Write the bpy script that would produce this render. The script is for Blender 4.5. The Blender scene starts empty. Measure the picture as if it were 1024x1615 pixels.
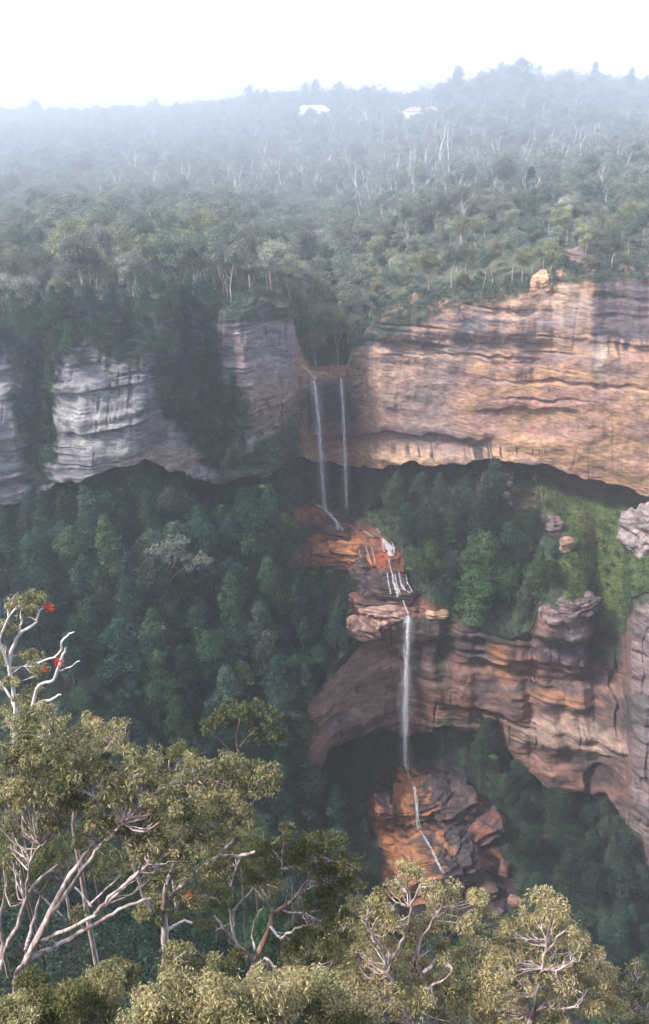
import bpy, math, random
import numpy as np
from mathutils import Vector

# ------------------------------------------------------------------ camera, world, sun, exposure
S = bpy.context.scene
C = S.collection
PITCH = math.radians(25.4)
F0, CX, CY = 1343.0, 512.0, 807.5
cam_d = bpy.data.cameras.new('camera')
cam = bpy.data.objects.new('camera', cam_d)
C.objects.link(cam)
cam_d.sensor_fit = 'VERTICAL'
cam_d.angle = 2 * math.atan(CY / F0)
cam_d.clip_start, cam_d.clip_end = 0.5, 12000
cam.rotation_euler = (math.radians(90) - PITCH, 0, 0)
S.camera = cam

SUN_EL, SUN_AZ = math.radians(46), math.radians(246)      # azimuth clockwise from +Y: behind and well to the left of the viewer
w = bpy.data.worlds.new('World'); S.world = w; w.use_nodes = True
nt = w.node_tree; nt.nodes.clear()
sky = nt.nodes.new('ShaderNodeTexSky'); sky.sky_type = 'NISHITA'; sky.sun_disc = False
sky.sun_elevation = SUN_EL; sky.sun_rotation = SUN_AZ; sky.air_density = 1.0; sky.dust_density = 2.5
mixc = nt.nodes.new('ShaderNodeMix'); mixc.data_type = 'RGBA'; mixc.inputs['Factor'].default_value = 0.72
mixc.inputs['B'].default_value = (8.9, 9.5, 11.8, 1)     # thin white cloud over the whole sky
bg = nt.nodes.new('ShaderNodeBackground'); bg.inputs['Strength'].default_value = 0.12
wo = nt.nodes.new('ShaderNodeOutputWorld')
nt.links.new(sky.outputs['Color'], mixc.inputs['A']); nt.links.new(mixc.outputs['Result'], bg.inputs['Color'])
nt.links.new(bg.outputs[0], wo.inputs['Surface'])
sl = bpy.data.lights.new('sun', 'SUN'); sl.energy = 4.2; sl.angle = math.radians(7); sl.color = (1, 0.93, 0.84)
so = bpy.data.objects.new('sun', sl); C.objects.link(so)
sd = Vector((math.sin(SUN_AZ) * math.cos(SUN_EL), math.cos(SUN_AZ) * math.cos(SUN_EL), math.sin(SUN_EL)))
so.rotation_euler = sd.to_track_quat('Z', 'Y').to_euler()
S.view_settings.view_transform = 'Standard'; S.view_settings.look = 'None'
S.view_settings.exposure = 0.86; S.view_settings.gamma = 1; S.view_settings.use_curve_mapping = False
S.render.engine = 'CYCLES'
S.cycles.use_denoising = True
S.cycles.max_bounces = 6; S.cycles.diffuse_bounces = 3; S.cycles.volume_bounces = 5
S.cycles.transparent_max_bounces = 12; S.cycles.glossy_bounces = 2; S.cycles.transmission_bounces = 3
HAZE_DENSITY = 0.00062

rng = np.random.default_rng(7)
random.seed(7)
SP, CP = math.sin(PITCH), math.cos(PITCH)

def P(px, py, Y):
    """point at forward distance Y seen at pixel (px, py) of the 1024x1615 photograph"""
    px = np.asarray(px, float); py = np.asarray(py, float); Y = np.asarray(Y, float)
    dy = CY - py
    fwd = F0 * CP + dy * SP
    up = -F0 * SP + dy * CP
    k = Y / fwd
    return np.stack([(px - CX) * k, Y + 0 * k, up * k], -1)

def proj(p):
    x, y, z = p[..., 0], p[..., 1], p[..., 2]
    f = y * CP - z * SP
    u = y * SP + z * CP
    return CX + F0 * x / f, CY - F0 * u / f

# ------------------------------------------------------------------ noise
def _hash(ix, iy, iz, seed):
    h = (ix.astype(np.int64) * 374761393 + iy.astype(np.int64) * 668265263 + iz.astype(np.int64) * 2147483647 + seed * 974634777) & 0xFFFFFFFF
    h = ((h ^ (h >> 13)) * 1274126177) & 0xFFFFFFFF
    h = ((h ^ (h >> 16)) * 2246822519) & 0xFFFFFFFF
    return ((h ^ (h >> 15)) & 0xFFFFFF) / float(0xFFFFFF)

def vnoise(x, y, z=None, seed=0):
    x = np.asarray(x, float); y = np.asarray(y, float)
    z = np.zeros_like(x) if z is None else np.asarray(z, float)
    x, y, z = np.broadcast_arrays(x, y, z)
    x0, y0, z0 = np.floor(x), np.floor(y), np.floor(z)
    fx, fy, fz = x - x0, y - y0, z - z0
    fx, fy, fz = [t * t * (3 - 2 * t) for t in (fx, fy, fz)]
    r = 0
    for a in (0, 1):
        for b in (0, 1):
            for c in (0, 1):
                wgt = (fx if a else 1 - fx) * (fy if b else 1 - fy) * (fz if c else 1 - fz)
                r = r + wgt * _hash(x0 + a, y0 + b, z0 + c, seed)
    return r * 2 - 1

def fbm(x, y, z=None, seed=0, octv=4, gain=0.5):
    r, a, s, t = 0, 1.0, 1.0, 0
    for k in range(octv):
        r = r + a * vnoise(np.asarray(x) * s, np.asarray(y) * s, None if z is None else np.asarray(z) * s, seed + k * 17)
        t += a; a *= gain; s *= 2.03
    return r / t

def sstep(a, b, x):
    t = np.clip((x - a) / (b - a), 0, 1)
    return t * t * (3 - 2 * t)

def inpoly(px, py, poly):
    px = np.asarray(px, float); py = np.asarray(py, float)
    c = np.zeros(px.shape, bool)
    n = len(poly)
    for i in range(n):
        x1, y1 = poly[i]; x2, y2 = poly[(i + 1) % n]
        if y1 == y2: continue
        hit = ((y1 > py) != (y2 > py)) & (px < (x2 - x1) * (py - y1) / (y2 - y1) + x1)
        c ^= hit
    return c

def polymask(px, py, poly, soft=8):
    """soft mask from a polygon: signed distance to its edges"""
    px = np.asarray(px, float); py = np.asarray(py, float)
    d = np.full(px.shape, 1e9)
    n = len(poly)
    for i in range(n):
        ax, ay = poly[i]; bx, by = poly[(i + 1) % n]
        ex, ey = bx - ax, by - ay
        t = np.clip(((px - ax) * ex + (py - ay) * ey) / (ex * ex + ey * ey + 1e-9), 0, 1)
        d = np.minimum(d, np.hypot(px - ax - t * ex, py - ay - t * ey))
    sgn = np.where(inpoly(px, py, poly), 1, -1)
    return sstep(-soft, soft, d * sgn)

# ------------------------------------------------------------------ materials
def new_mat(name):
    m = bpy.data.materials.new(name); m.use_nodes = True
    n = m.node_tree.nodes; b = n['Principled BSDF']
    return m, m.node_tree, b

def link(nt, a, b): nt.links.new(a, b)

def rock_material(name, rough=0.9, fine=1.0, spec=0.25):
    m, t, b = new_mat(name)
    N = t.nodes
    at = N.new('ShaderNodeAttribute'); at.attribute_name = 'tint'
    tc = N.new('ShaderNodeTexCoord')
    mp = N.new('ShaderNodeMapping'); mp.inputs['Scale'].default_value = (0.45, 0.45, 1.5)
    link(t, tc.outputs['Object'], mp.inputs['Vector'])
    n1 = N.new('ShaderNodeTexNoise'); n1.inputs['Scale'].default_value = 0.9; n1.inputs['Detail'].default_value = 8; n1.inputs['Roughness'].default_value = 0.65
    link(t, mp.outputs[0], n1.inputs['Vector'])
    mr = N.new('ShaderNodeMapRange'); mr.inputs['From Min'].default_value = 0.3; mr.inputs['From Max'].default_value = 0.7
    mr.inputs['To Min'].default_value = 0.42; mr.inputs['To Max'].default_value = 1.6
    link(t, n1.outputs['Fac'], mr.inputs['Value'])
    n2 = N.new('ShaderNodeTexNoise'); n2.inputs['Scale'].default_value = 0.55; n2.inputs['Detail'].default_value = 6; n2.inputs['Roughness'].default_value = 0.6; n2.inputs['Distortion'].default_value = 0.6
    link(t, mp.outputs[0], n2.inputs['Vector'])
    s1 = N.new('ShaderNodeMath'); s1.operation = 'SUBTRACT'; s1.inputs[1].default_value = 0.5; link(t, n2.outputs['Fac'], s1.inputs[0])
    s2 = N.new('ShaderNodeMath'); s2.operation = 'ABSOLUTE'; link(t, s1.outputs[0], s2.inputs[0])
    s3 = N.new('ShaderNodeMapRange'); s3.inputs['From Max'].default_value = 0.022; s3.inputs['To Min'].default_value = 0.68; link(t, s2.outputs[0], s3.inputs['Value'])
    s4 = N.new('ShaderNodeMath'); s4.operation = 'MULTIPLY'; link(t, mr.outputs[0], s4.inputs[0]); link(t, s3.outputs[0], s4.inputs[1])
    mx = N.new('ShaderNodeVectorMath'); mx.operation = 'SCALE'
    link(t, at.outputs['Color'], mx.inputs[0]); link(t, s4.outputs[0], mx.inputs['Scale'])
    link(t, mx.outputs[0], b.inputs['Base Color'])
    bp = N.new('ShaderNodeBump'); bp.inputs['Strength'].default_value = 0.5 * fine; bp.inputs['Distance'].default_value = 0.9
    link(t, n1.outputs['Fac'], bp.inputs['Height']); link(t, bp.outputs[0], b.inputs['Normal'])
    b.inputs['Roughness'].default_value = rough
    b.inputs['Specular IOR Level'].default_value = spec
    return m

M_ROCK = rock_material('weathered_sandstone')
M_WET = rock_material('wet_sandstone', rough=0.6, spec=0.35)
M_SOIL = rock_material('forest_ground', fine=0.6)

def leaf_material(name, cols, var=0.25, trans=0.25, hue_obj=True):
    """cols: colour ramp across the per-leaf value; object colour multiplies"""
    m, t, b = new_mat(name)
    N = t.nodes
    at = N.new('ShaderNodeAttribute'); at.attribute_name = 'leaf'
    cr = N.new('ShaderNodeValToRGB')
    e = cr.color_ramp.elements
    e[0].position = 0; e[0].color = (*cols[0], 1)
    e[1].position = 1; e[1].color = (*cols[-1], 1)
    for i, c in enumerate(cols[1:-1]):
        q = e.new((i + 1) / (len(cols) - 1)); q.color = (*c, 1)
    link(t, at.outputs['Fac'], cr.inputs['Fac'])
    oi = N.new('ShaderNodeObjectInfo')
    mul = N.new('ShaderNodeMix'); mul.data_type = 'RGBA'; mul.blend_type = 'MULTIPLY'; mul.inputs['Factor'].default_value = 1.0
    link(t, cr.outputs[0], mul.inputs['A']); link(t, oi.outputs['Color'], mul.inputs['B'])
    hsv = N.new('ShaderNodeHueSaturation')
    mv = N.new('ShaderNodeMapRange'); mv.inputs['To Min'].default_value = 1 - var; mv.inputs['To Max'].default_value = 1 + var
    link(t, oi.outputs['Random'], mv.inputs['Value']); link(t, mv.outputs[0], hsv.inputs['Value'])
    mh = N.new('ShaderNodeMapRange'); mh.inputs['To Min'].default_value = 0.5 - var * 0.10; mh.inputs['To Max'].default_value = 0.5 + var * 0.10
    mm = N.new('ShaderNodeMath'); mm.operation = 'MULTIPLY'; mm.inputs[1].default_value = 7.31
    mf = N.new('ShaderNodeMath'); mf.operation = 'FRACT'
    link(t, oi.outputs['Random'], mm.inputs[0]); link(t, mm.outputs[0], mf.inputs[0]); link(t, mf.outputs[0], mh.inputs['Value'])
    link(t, mh.outputs[0], hsv.inputs['Hue'])
    link(t, mul.outputs['Result'], hsv.inputs['Color'])
    link(t, hsv.outputs[0], b.inputs['Base Color'])
    b.inputs['Roughness'].default_value = 0.6
    b.inputs['Specular IOR Level'].default_value = 0.18
    if trans:
        tr = N.new('ShaderNodeBsdfTranslucent'); ms = N.new('ShaderNodeMixShader'); ms.inputs[0].default_value = trans
        link(t, hsv.outputs[0], tr.inputs['Color'])
        link(t, b.outputs[0], ms.inputs[1]); link(t, tr.outputs[0], ms.inputs[2])
        link(t, ms.outputs[0], N['Material Output'].inputs['Surface'])
    return m

M_RAIN = leaf_material('rainforest_leaves', [(0.010, 0.024, 0.018), (0.026, 0.054, 0.038), (0.066, 0.105, 0.070)], 0.4)  # dark blue-green carries the valley's shade in the leaf colour
M_GUM = leaf_material('grey_green_gum_leaves', [(0.07, 0.09, 0.075), (0.15, 0.175, 0.14), (0.27, 0.28, 0.22)], 0.25)  # paled to put the plateau's haze brightness into the leaf colour
M_GOLD = leaf_material('sun_tinted_gum_leaves', [(0.045, 0.06, 0.026), (0.14, 0.148, 0.068), (0.31, 0.285, 0.135), (0.54, 0.44, 0.25)], 0.05, 0.3)  # warm sunlight and its highlights are mixed into the leaf colours
M_OLIVE = leaf_material('olive_gum_leaves', [(0.045, 0.06, 0.022), (0.10, 0.11, 0.04), (0.19, 0.17, 0.06)], 0.08, 0.3)
M_RED = leaf_material('red_new_leaves', [(0.35, 0.03, 0.015), (0.6, 0.08, 0.03)], 0.05, 0.3)
M_FERN = leaf_material('bright_fern_leaves', [(0.04, 0.09, 0.02), (0.08, 0.17, 0.03), (0.13, 0.26, 0.05)], 0.2, 0.35)
M_GRASS = leaf_material('grass_blades', [(0.035, 0.06, 0.018), (0.075, 0.12, 0.034), (0.15, 0.185, 0.07)], 0.2, 0.3)

def bark_material(name, c1, c2, c3, scale=1.2):
    m, t, b = new_mat(name); N = t.nodes
    tc = N.new('ShaderNodeTexCoord'); mp = N.new('ShaderNodeMapping'); mp.inputs['Scale'].default_value = (3, 3, 0.6)
    n1 = N.new('ShaderNodeTexNoise'); n1.inputs['Scale'].default_value = scale; n1.inputs['Detail'].default_value = 5
    link(t, tc.outputs['Object'], mp.inputs['Vector']); link(t, mp.outputs[0], n1.inputs['Vector'])
    cr = N.new('ShaderNodeValToRGB'); e = cr.color_ramp.elements
    e[0].position = 0.35; e[0].color = (*c1, 1); e[1].position = 0.65; e[1].color = (*c3, 1)
    q = e.new(0.5); q.color = (*c2, 1)
    link(t, n1.outputs['Fac'], cr.inputs['Fac']); link(t, cr.outputs[0], b.inputs['Base Color'])
    b.inputs['Roughness'].default_value = 0.8
    return m
M_BARK_PALE = bark_material('pale_gum_bark', (0.16, 0.10, 0.095), (0.33, 0.26, 0.25), (0.52, 0.46, 0.45))
M_BARK_RED = bark_material('red_brown_gum_bark', (0.13, 0.06, 0.045), (0.24, 0.13, 0.10), (0.42, 0.30, 0.26))
M_BARK_WHITE = bark_material('bleached_dead_wood', (0.38, 0.35, 0.34), (0.58, 0.55, 0.55), (0.75, 0.72, 0.72))
M_BARK_DARK = bark_material('dark_bark', (0.05, 0.04, 0.035), (0.09, 0.07, 0.06), (0.15, 0.12, 0.10))

def plain(name, col, rough=0.7):
    m, t, b = new_mat(name); N = t.nodes
    n1 = N.new('ShaderNodeTexNoise'); n1.inputs['Scale'].default_value = 2.0; n1.inputs['Detail'].default_value = 4
    mr = N.new('ShaderNodeMapRange'); mr.inputs['To Min'].default_value = 0.8; mr.inputs['To Max'].default_value = 1.2
    vm = N.new('ShaderNodeVectorMath'); vm.operation = 'SCALE'; vm.inputs[0].default_value = col
    link(t, n1.outputs['Fac'], mr.inputs['Value']); link(t, mr.outputs[0], vm.inputs['Scale']); link(t, vm.outputs[0], b.inputs['Base Color'])
    b.inputs['Roughness'].default_value = rough
    return m
M_WALL_WHITE = plain('white_render', (0.62, 0.61, 0.58)); M_ROOF_WHITE = plain('white_metal_roof', (0.8, 0.8, 0.8), 0.4)
M_ROOF_TILE = plain('terracotta_tiles', (0.36, 0.22, 0.18)); M_GLASS = plain('dark_window', (0.05, 0.06, 0.07), 0.15)
M_ROOF_GREY = plain('grey_metal_roof', (0.35, 0.36, 0.38), 0.5); M_FRAME = plain('window_frame_paint', (0.7, 0.7, 0.68))

def water_material(name, density=0.55, zs=0.10, xs=2.2):
    m, t, b = new_mat(name); N = t.nodes
    tc = N.new('ShaderNodeTexCoord'); mp = N.new('ShaderNodeMapping'); mp.inputs['Scale'].default_value = (xs, xs, zs)
    n1 = N.new('ShaderNodeTexNoise'); n1.inputs['Scale'].default_value = 1.6; n1.inputs['Detail'].default_value = 6; n1.inputs['Roughness'].default_value = 0.6
    link(t, tc.outputs['Object'], mp.inputs['Vector']); link(t, mp.outputs[0], n1.inputs['Vector'])
    mr = N.new('ShaderNodeMapRange'); mr.inputs['From Min'].default_value = 0.62 - density * 0.35; mr.inputs['From Max'].default_value = 0.95 - density * 0.4
    mr.inputs['To Max'].default_value = 0.95
    link(t, n1.outputs['Fac'], mr.inputs['Value'])
    at = N.new('ShaderNodeAttribute'); at.attribute_name = 'leaf'
    mu = N.new('ShaderNodeMath'); mu.operation = 'MULTIPLY'
    link(t, mr.outputs[0], mu.inputs[0]); link(t, at.outputs['Fac'], mu.inputs[1])
    b.inputs['Base Color'].default_value = (0.93, 0.94, 0.97, 1); b.inputs['Roughness'].default_value = 0.5
    tr = N.new('ShaderNodeBsdfTransparent'); ms = N.new('ShaderNodeMixShader')
    tl = N.new('ShaderNodeBsdfTranslucent'); tl.inputs['Color'].default_value = (0.93, 0.94, 0.97, 1)
    m2 = N.new('ShaderNodeMixShader'); m2.inputs[0].default_value = 0.4
    link(t, b.outputs[0], m2.inputs[1]); link(t, tl.outputs[0], m2.inputs[2])
    link(t, mu.outputs[0], ms.inputs[0]); link(t, tr.outputs[0], ms.inputs[1]); link(t, m2.outputs[0], ms.inputs[2])
    link(t, ms.outputs[0], N['Material Output'].inputs['Surface'])
    return m
M_WATER = water_material('falling_water', 0.72, 0.16, 2.6)
M_SPRAY = water_material('thin_spray', 0.35, 0.25, 0.6)
M_FOAM = water_material('white_water', 0.72, 0.6, 3.2)

# ------------------------------------------------------------------ mesh helpers
def mesh_np(name, V, Fc, attrs=None, color=None, smooth=False):
    V = np.ascontiguousarray(V, dtype=np.float32); Fc = np.ascontiguousarray(Fc, dtype=np.int32)
    me = bpy.data.meshes.new(name)
    k = Fc.shape[1]
    me.vertices.add(len(V)); me.vertices.foreach_set('co', V.ravel())
    me.loops.add(Fc.size); me.loops.foreach_set('vertex_index', Fc.ravel())
    me.polygons.add(len(Fc)); me.polygons.foreach_set('loop_start', np.arange(len(Fc), dtype=np.int32) * k)
    me.polygons.foreach_set('loop_total', np.full(len(Fc), k, dtype=np.int32))
    if smooth: me.polygons.foreach_set('use_smooth', np.ones(len(Fc), bool))
    me.update(calc_edges=True)
    for an, arr in (attrs or {}).items():
        a = me.attributes.new(an, 'FLOAT', 'POINT'); a.data.foreach_set('value', np.ascontiguousarray(arr, dtype=np.float32))
    if color is not None:
        a = me.color_attributes.new('tint', 'FLOAT_COLOR', 'POINT')
        c4 = np.ones((len(V), 4), np.float32); c4[:, :3] = color
        a.data.foreach_set('color', c4.ravel())
    return me

def put(name, me, mat=None, parent=None, **props):
    o = bpy.data.objects.new(name, me)
    if mat is not None and me is not None and len(me.materials) == 0: me.materials.append(mat)
    C.objects.link(o)
    if parent is not None: o.parent = parent
    for k, v in props.items(): o[k] = v
    return o

def thing(name, label, cat, loc=(0, 0, 0), group=None):
    o = bpy.data.objects.new(name, None); C.objects.link(o); o.location = loc; o.empty_display_size = 0.5
    o['label'] = label; o['category'] = cat
    if group: o['group'] = group
    return o

def grid_faces(nu, nv):
    i = np.arange(nu - 1)[:, None] * nv + np.arange(nv - 1)[None, :]
    i = i.ravel()
    return np.stack([i, i + 1, i + nv + 1, i + nv], -1)

def tube(path, radii, sides=6, wob=0.0, seed=0, sub=3):
    path = np.asarray(path, float); radii = np.asarray(radii, float)
    n = len(path)
    if sub > 1 and n > 1:                                  # Catmull-Rom
        q = np.vstack([2 * path[0] - path[1], path, 2 * path[-1] - path[-2]])
        out, ro = [], []
        for i in range(n - 1):
            for s in range(sub):
                t = s / sub
                a, b_, c, d = q[i], q[i + 1], q[i + 2], q[i + 3]
                out.append(0.5 * ((2 * b_) + (-a + c) * t + (2 * a - 5 * b_ + 4 * c - d) * t * t + (-a + 3 * b_ - 3 * c + d) * t ** 3))
                ro.append(radii[i] * (1 - t) + radii[i + 1] * t)
        out.append(path[-1]); ro.append(radii[-1])
        path, radii = np.array(out), np.array(ro)
        n = len(path)
    if wob:
        r_ = np.random.default_rng(seed)
        path = path + r_.normal(0, 1, path.shape) * wob * np.minimum(1, np.arange(n) / 2)[:, None]
    T = np.gradient(path, axis=0); T /= np.linalg.norm(T, axis=1)[:, None] + 1e-9
    ref = np.array([0.3, 1, 0.1]); 
    A = np.cross(T, ref); A /= np.linalg.norm(A, axis=1)[:, None] + 1e-9
    B = np.cross(T, A)
    an = np.linspace(0, 2 * np.pi, sides, endpoint=False)
    V = path[:, None, :] + radii[:, None, None] * (np.cos(an)[None, :, None] * A[:, None, :] + np.sin(an)[None, :, None] * B[:, None, :])
    V = V.reshape(-1, 3)
    i = np.arange(n - 1)[:, None] * sides; j = np.arange(sides)[None, :]; j2 = (j + 1) % sides
    Fc = np.stack([i + j, i + j2, i + sides + j2, i + sides + j], -1).reshape(-1, 4)
    V = np.vstack([V, path[0], path[-1]]); k0 = len(V) - 2      # close the ends
    e0 = np.stack([np.full(sides, k0), np.arange(1, sides + 1) % sides, np.arange(sides), np.full(sides, k0)], -1)
    return V, Fc, path, radii

class MB:
    def __init__(s): s.V, s.F, s.A, s.n = [], [], [], 0
    def add(s, V, Fc, a=None):
        s.V.append(V); s.F.append(Fc + s.n); s.n += len(V)
        s.A.append(np.zeros(len(V)) if a is None else a)
    def mesh(s, name, smooth=False):
        return mesh_np(name, np.vstack(s.V), np.vstack(s.F), {'leaf': np.concatenate(s.A)}, smooth=smooth)

def leaves(cent, direc, norm, ln, wd, val):
    """diamond leaves: centre, long axis, facing, length, width -> V, F, attr"""
    d = direc / (np.linalg.norm(direc, axis=1)[:, None] + 1e-9)
    s = np.cross(d, norm); s /= (np.linalg.norm(s, axis=1)[:, None] + 1e-9)
    ln = np.asarray(ln)[:, None]; wd = np.asarray(wd)[:, None]
    V = np.stack([cent - d * ln * .5, cent + s * wd * .5, cent + d * ln * .5, cent - s * wd * .5], 1).reshape(-1, 3)
    n = len(cent)
    return V, np.arange(n * 4).reshape(n, 4), np.repeat(val, 4)

def rdir(r, n):
    v = r.normal(0, 1, (n, 3)); return v / np.linalg.norm(v, axis=1)[:, None]

# ------------------------------------------------------------------ terrain control curves (photo x -> photo y, forward distance)
def curve(tab, wob=0, seed=0, wy=0):
    a = np.array(tab, float)
    def f(u):
        u = np.asarray(u, float)
        n = fbm(u / 26, u * 0 + seed, None, seed, 4) * wob if wob else 0
        m = fbm(u / 30, u * 0 + seed + 9, None, seed + 3, 3) * wy if wy else 0
        return np.interp(u, a[:, 0], a[:, 1]) + n, np.interp(u, a[:, 0], a[:, 2]) + m
    return f

K1 = curve([(-350, 500, 238), (0, 512, 248), (30, 520, 249), (60, 530, 254), (100, 515, 250), (140, 498, 248), (215, 500, 249), (270, 495, 256), (300, 480, 260), (325, 480, 261), (358, 488, 259),
            (400, 478, 260), (455, 488, 264), (472, 555, 286), (490, 583, 293), (545, 590, 293), (560, 540, 284), (600, 500, 276), (650, 480, 272), (700, 470, 268), (800, 462, 259), (850, 455, 255), (900, 437, 250), (1024, 430, 245), (1400, 420, 225)], 16, 61, 2.5)
K2 = curve([(-350, 850, 236), (0, 800, 244), (60, 770, 250), (95, 758, 246), (150, 745, 243), (230, 722, 246), (262, 742, 252), (300, 748, 258), (340, 757, 260), (400, 748, 260), (440, 735, 268), (470, 722, 284),
            (500, 728, 299), (550, 738, 298), (585, 735, 280), (600, 733, 275), (700, 727, 268), (760, 722, 263), (800, 722, 259), (870, 741, 253), (940, 757, 248), (1000, 775, 244), (1024, 780, 242), (1400, 810, 222)], 9, 62)
K3 = curve([(-350, 990, 200), (0, 1000, 205), (200, 1050, 204), (400, 1120, 206), (470, 1110, 210), (500, 1085, 217), (530, 1047, 222), (560, 1014, 227), (600, 990, 231), (645, 974, 233), (720, 976, 232), (760, 990, 229),
            (800, 1005, 226), (838, 1000, 223), (850, 962, 220), (900, 950, 218), (922, 955, 219), (940, 990, 225), (985, 995, 222), (995, 942, 207), (1024, 930, 204), (1400, 900, 190)], 9, 63, 1)
K4 = curve([(-350, 1250, 175), (0, 1250, 181), (200, 1250, 190), (400, 1245, 200), (470, 1240, 206), (500, 1232, 213), (520, 1190, 221), (560, 1162, 230), (600, 1150, 235), (645, 1165, 238), (700, 1140, 236), (760, 1160, 234),
            (830, 1205, 229), (870, 1240, 225), (930, 1250, 221), (960, 1255, 213), (1000, 1330, 203), (1024, 1372, 198), (1400, 1460, 178)], 10, 64)
K4b = curve([(-350, 1430, 155), (0, 1420, 165), (400, 1385, 184), (560, 1400, 194), (640, 1405, 198), (780, 1420, 196), (900, 1455, 188), (1024, 1500, 181), (1400, 1560, 160)])
K5 = curve([(-350, 1680, 126), (0, 1680, 136), (400, 1680, 148), (640, 1690, 156), (900, 1680, 162), (1400, 1700, 150)])
def off(K, dpy, dY):
    return lambda u: (K(u)[0] + dpy, K(u)[1] + dY)
P1 = curve([(-350, 440, 350), (0, 432, 350), (200, 420, 350), (340, 420, 355), (480, 455, 370), (530, 450, 370), (600, 405, 365), (700, 375, 360), (900, 352, 350), (1400, 330, 340)])
P2 = curve([(-350, 370, 740), (0, 362, 740), (340, 357, 740), (500, 375, 740), (700, 322, 730), (1024, 290, 700), (1400, 270, 680)])
P3 = curve([(-350, 282, 1400), (0, 280, 1400), (500, 280, 1350), (700, 255, 1250), (1024, 235, 1150), (1400, 220, 1100)])
P4 = curve([(-350, 206, 2500), (120, 205, 2500), (300, 200, 2400), (400, 190, 2200), (500, 182, 2000), (600, 188, 2000), (650, 190, 2000), (700, 172, 1800), (820, 162, 1700), (1024, 166, 1800), (1400, 165, 1800)])
P5 = off(P4, -2, 500)
P6 = off(P4, 4, 1000)

U0, U1 = -340.0, 1390.0

def ugrid(nu):
    k = int(nu * .06)
    return np.concatenate([np.linspace(U0, -25, k, endpoint=False), np.linspace(-25, 1050, nu - 2 * k), np.linspace(1050, U1, k + 1)[1:]])

def sheet(rows, nu, segs, smooth_v=False):
    """rows of curves -> grid of points (nu, nv, 3) and its (px, py)"""
    u = ugrid(nu)
    pts = []
    for i in range(len(rows) - 1):
        a, b_ = P(u, *rows[i](u)), P(u, *rows[i + 1](u))
        n = segs[i]
        t = np.linspace(0, 1, n, endpoint=False)[None, :, None]
        pts.append(a[:, None, :] * (1 - t) + b_[:, None, :] * t)
    pts.append(P(u, *rows[-1](u))[:, None, :])
    g = np.concatenate(pts, 1)
    return g

def lerp(a, b, m): return a * (1 - m[..., None]) + np.asarray(b) * m[..., None]

def blob(px, py, cx, cy, rx, ry, ang=0, e=0.35):
    c, s = math.cos(math.radians(ang)), math.sin(math.radians(ang))
    dx, dy = px - cx, py - cy
    r = np.sqrt(((dx * c + dy * s) / rx) ** 2 + ((-dx * s + dy * c) / ry) ** 2)
    return 1 - sstep(1 - e, 1 + e, r)

# --- strata displacement: how far the beds stand out
def strata(g, seed, amp=1.6, tilt=0.0, smooth=None):
    """how far the beds stand out; broken into blocks, fading in and out along the wall"""
    x, y, z = g[..., 0], g[..., 1], g[..., 2]
    zz = z + 1.6 * fbm(x / 40, y / 40, z / 30, seed, 3) + tilt * x
    a = fbm(x / 120, y / 120, zz / 3.4, seed + 3, 2)
    b_ = fbm(x / 50, y / 50, zz / 1.2, seed + 5, 2)
    m1 = sstep(-.25, .35, fbm(x / 30, y / 30, z / 12, seed + 21, 3)); m2 = sstep(-.15, .4, fbm(x / 17, y / 17, z / 8, seed + 22, 3))
    if smooth is not None: m1 = m1 * (1 - smooth); m2 = m2 * (1 - .88 * smooth)
    big = fbm(x / 34, y / 34, zz / 14.0, seed + 9, 3)
    blk = np.tanh(4 * fbm(x / 7, y / 7, zz / 6, seed + 31, 2)) * .5 + fbm(x / 3, y / 3, z / 3, seed + 32, 3) * .5
    groove = np.maximum(0, 1 - np.abs(a) * 12) * m2
    return amp * (np.tanh(a * 6) * 0.75 * m1 + np.tanh(b_ * 4) * 0.3 * m2 + big * 1.7 + blk * .5 - groove * 1.0)

UPPER_TOP = lambda u: K1(u)
# ================================================================== UPPER CLIFF
def rock_colors(px, py, g, seed):
    x, y, z = g[..., 0], g[..., 1], g[..., 2]
    n1 = fbm(px / 60, py / 22, None, seed, 4)
    n2 = fbm(px / 25, py / 6, None, seed + 1, 4)
    streak = fbm(px / 5, py / 60, None, seed + 2, 4)
    fine = fbm(px / 9, py / 5, None, seed + 4, 3)
    return n1, n2, streak, fine

g = sheet([off(K1, -12, 14), off(K1, -3, 1.5), K1, K2, off(K2, -3, 7), off(K2, -22, 16)], 980, [3, 2, 190, 5, 4])
px, py = proj(g)
t_in = np.zeros(g.shape[:2])
tv = np.zeros(g.shape[1]); tv[3:] = 1; tv[-9:] = 0.35
wx = px + 10 * fbm(px / 30, py / 30, None, 71, 3); wy = py + 8 * fbm(px / 30, py / 30, None, 72, 3)
left = 1 - sstep(455, 480, px)
d = np.where(left > .5, strata(g, 11, 1.6, -.10), strata(g, 12, 1.6, 0, .95 * sstep(545, 575, py + 12 * fbm(px / 60, py / 60, None, 14, 2))))
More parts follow.
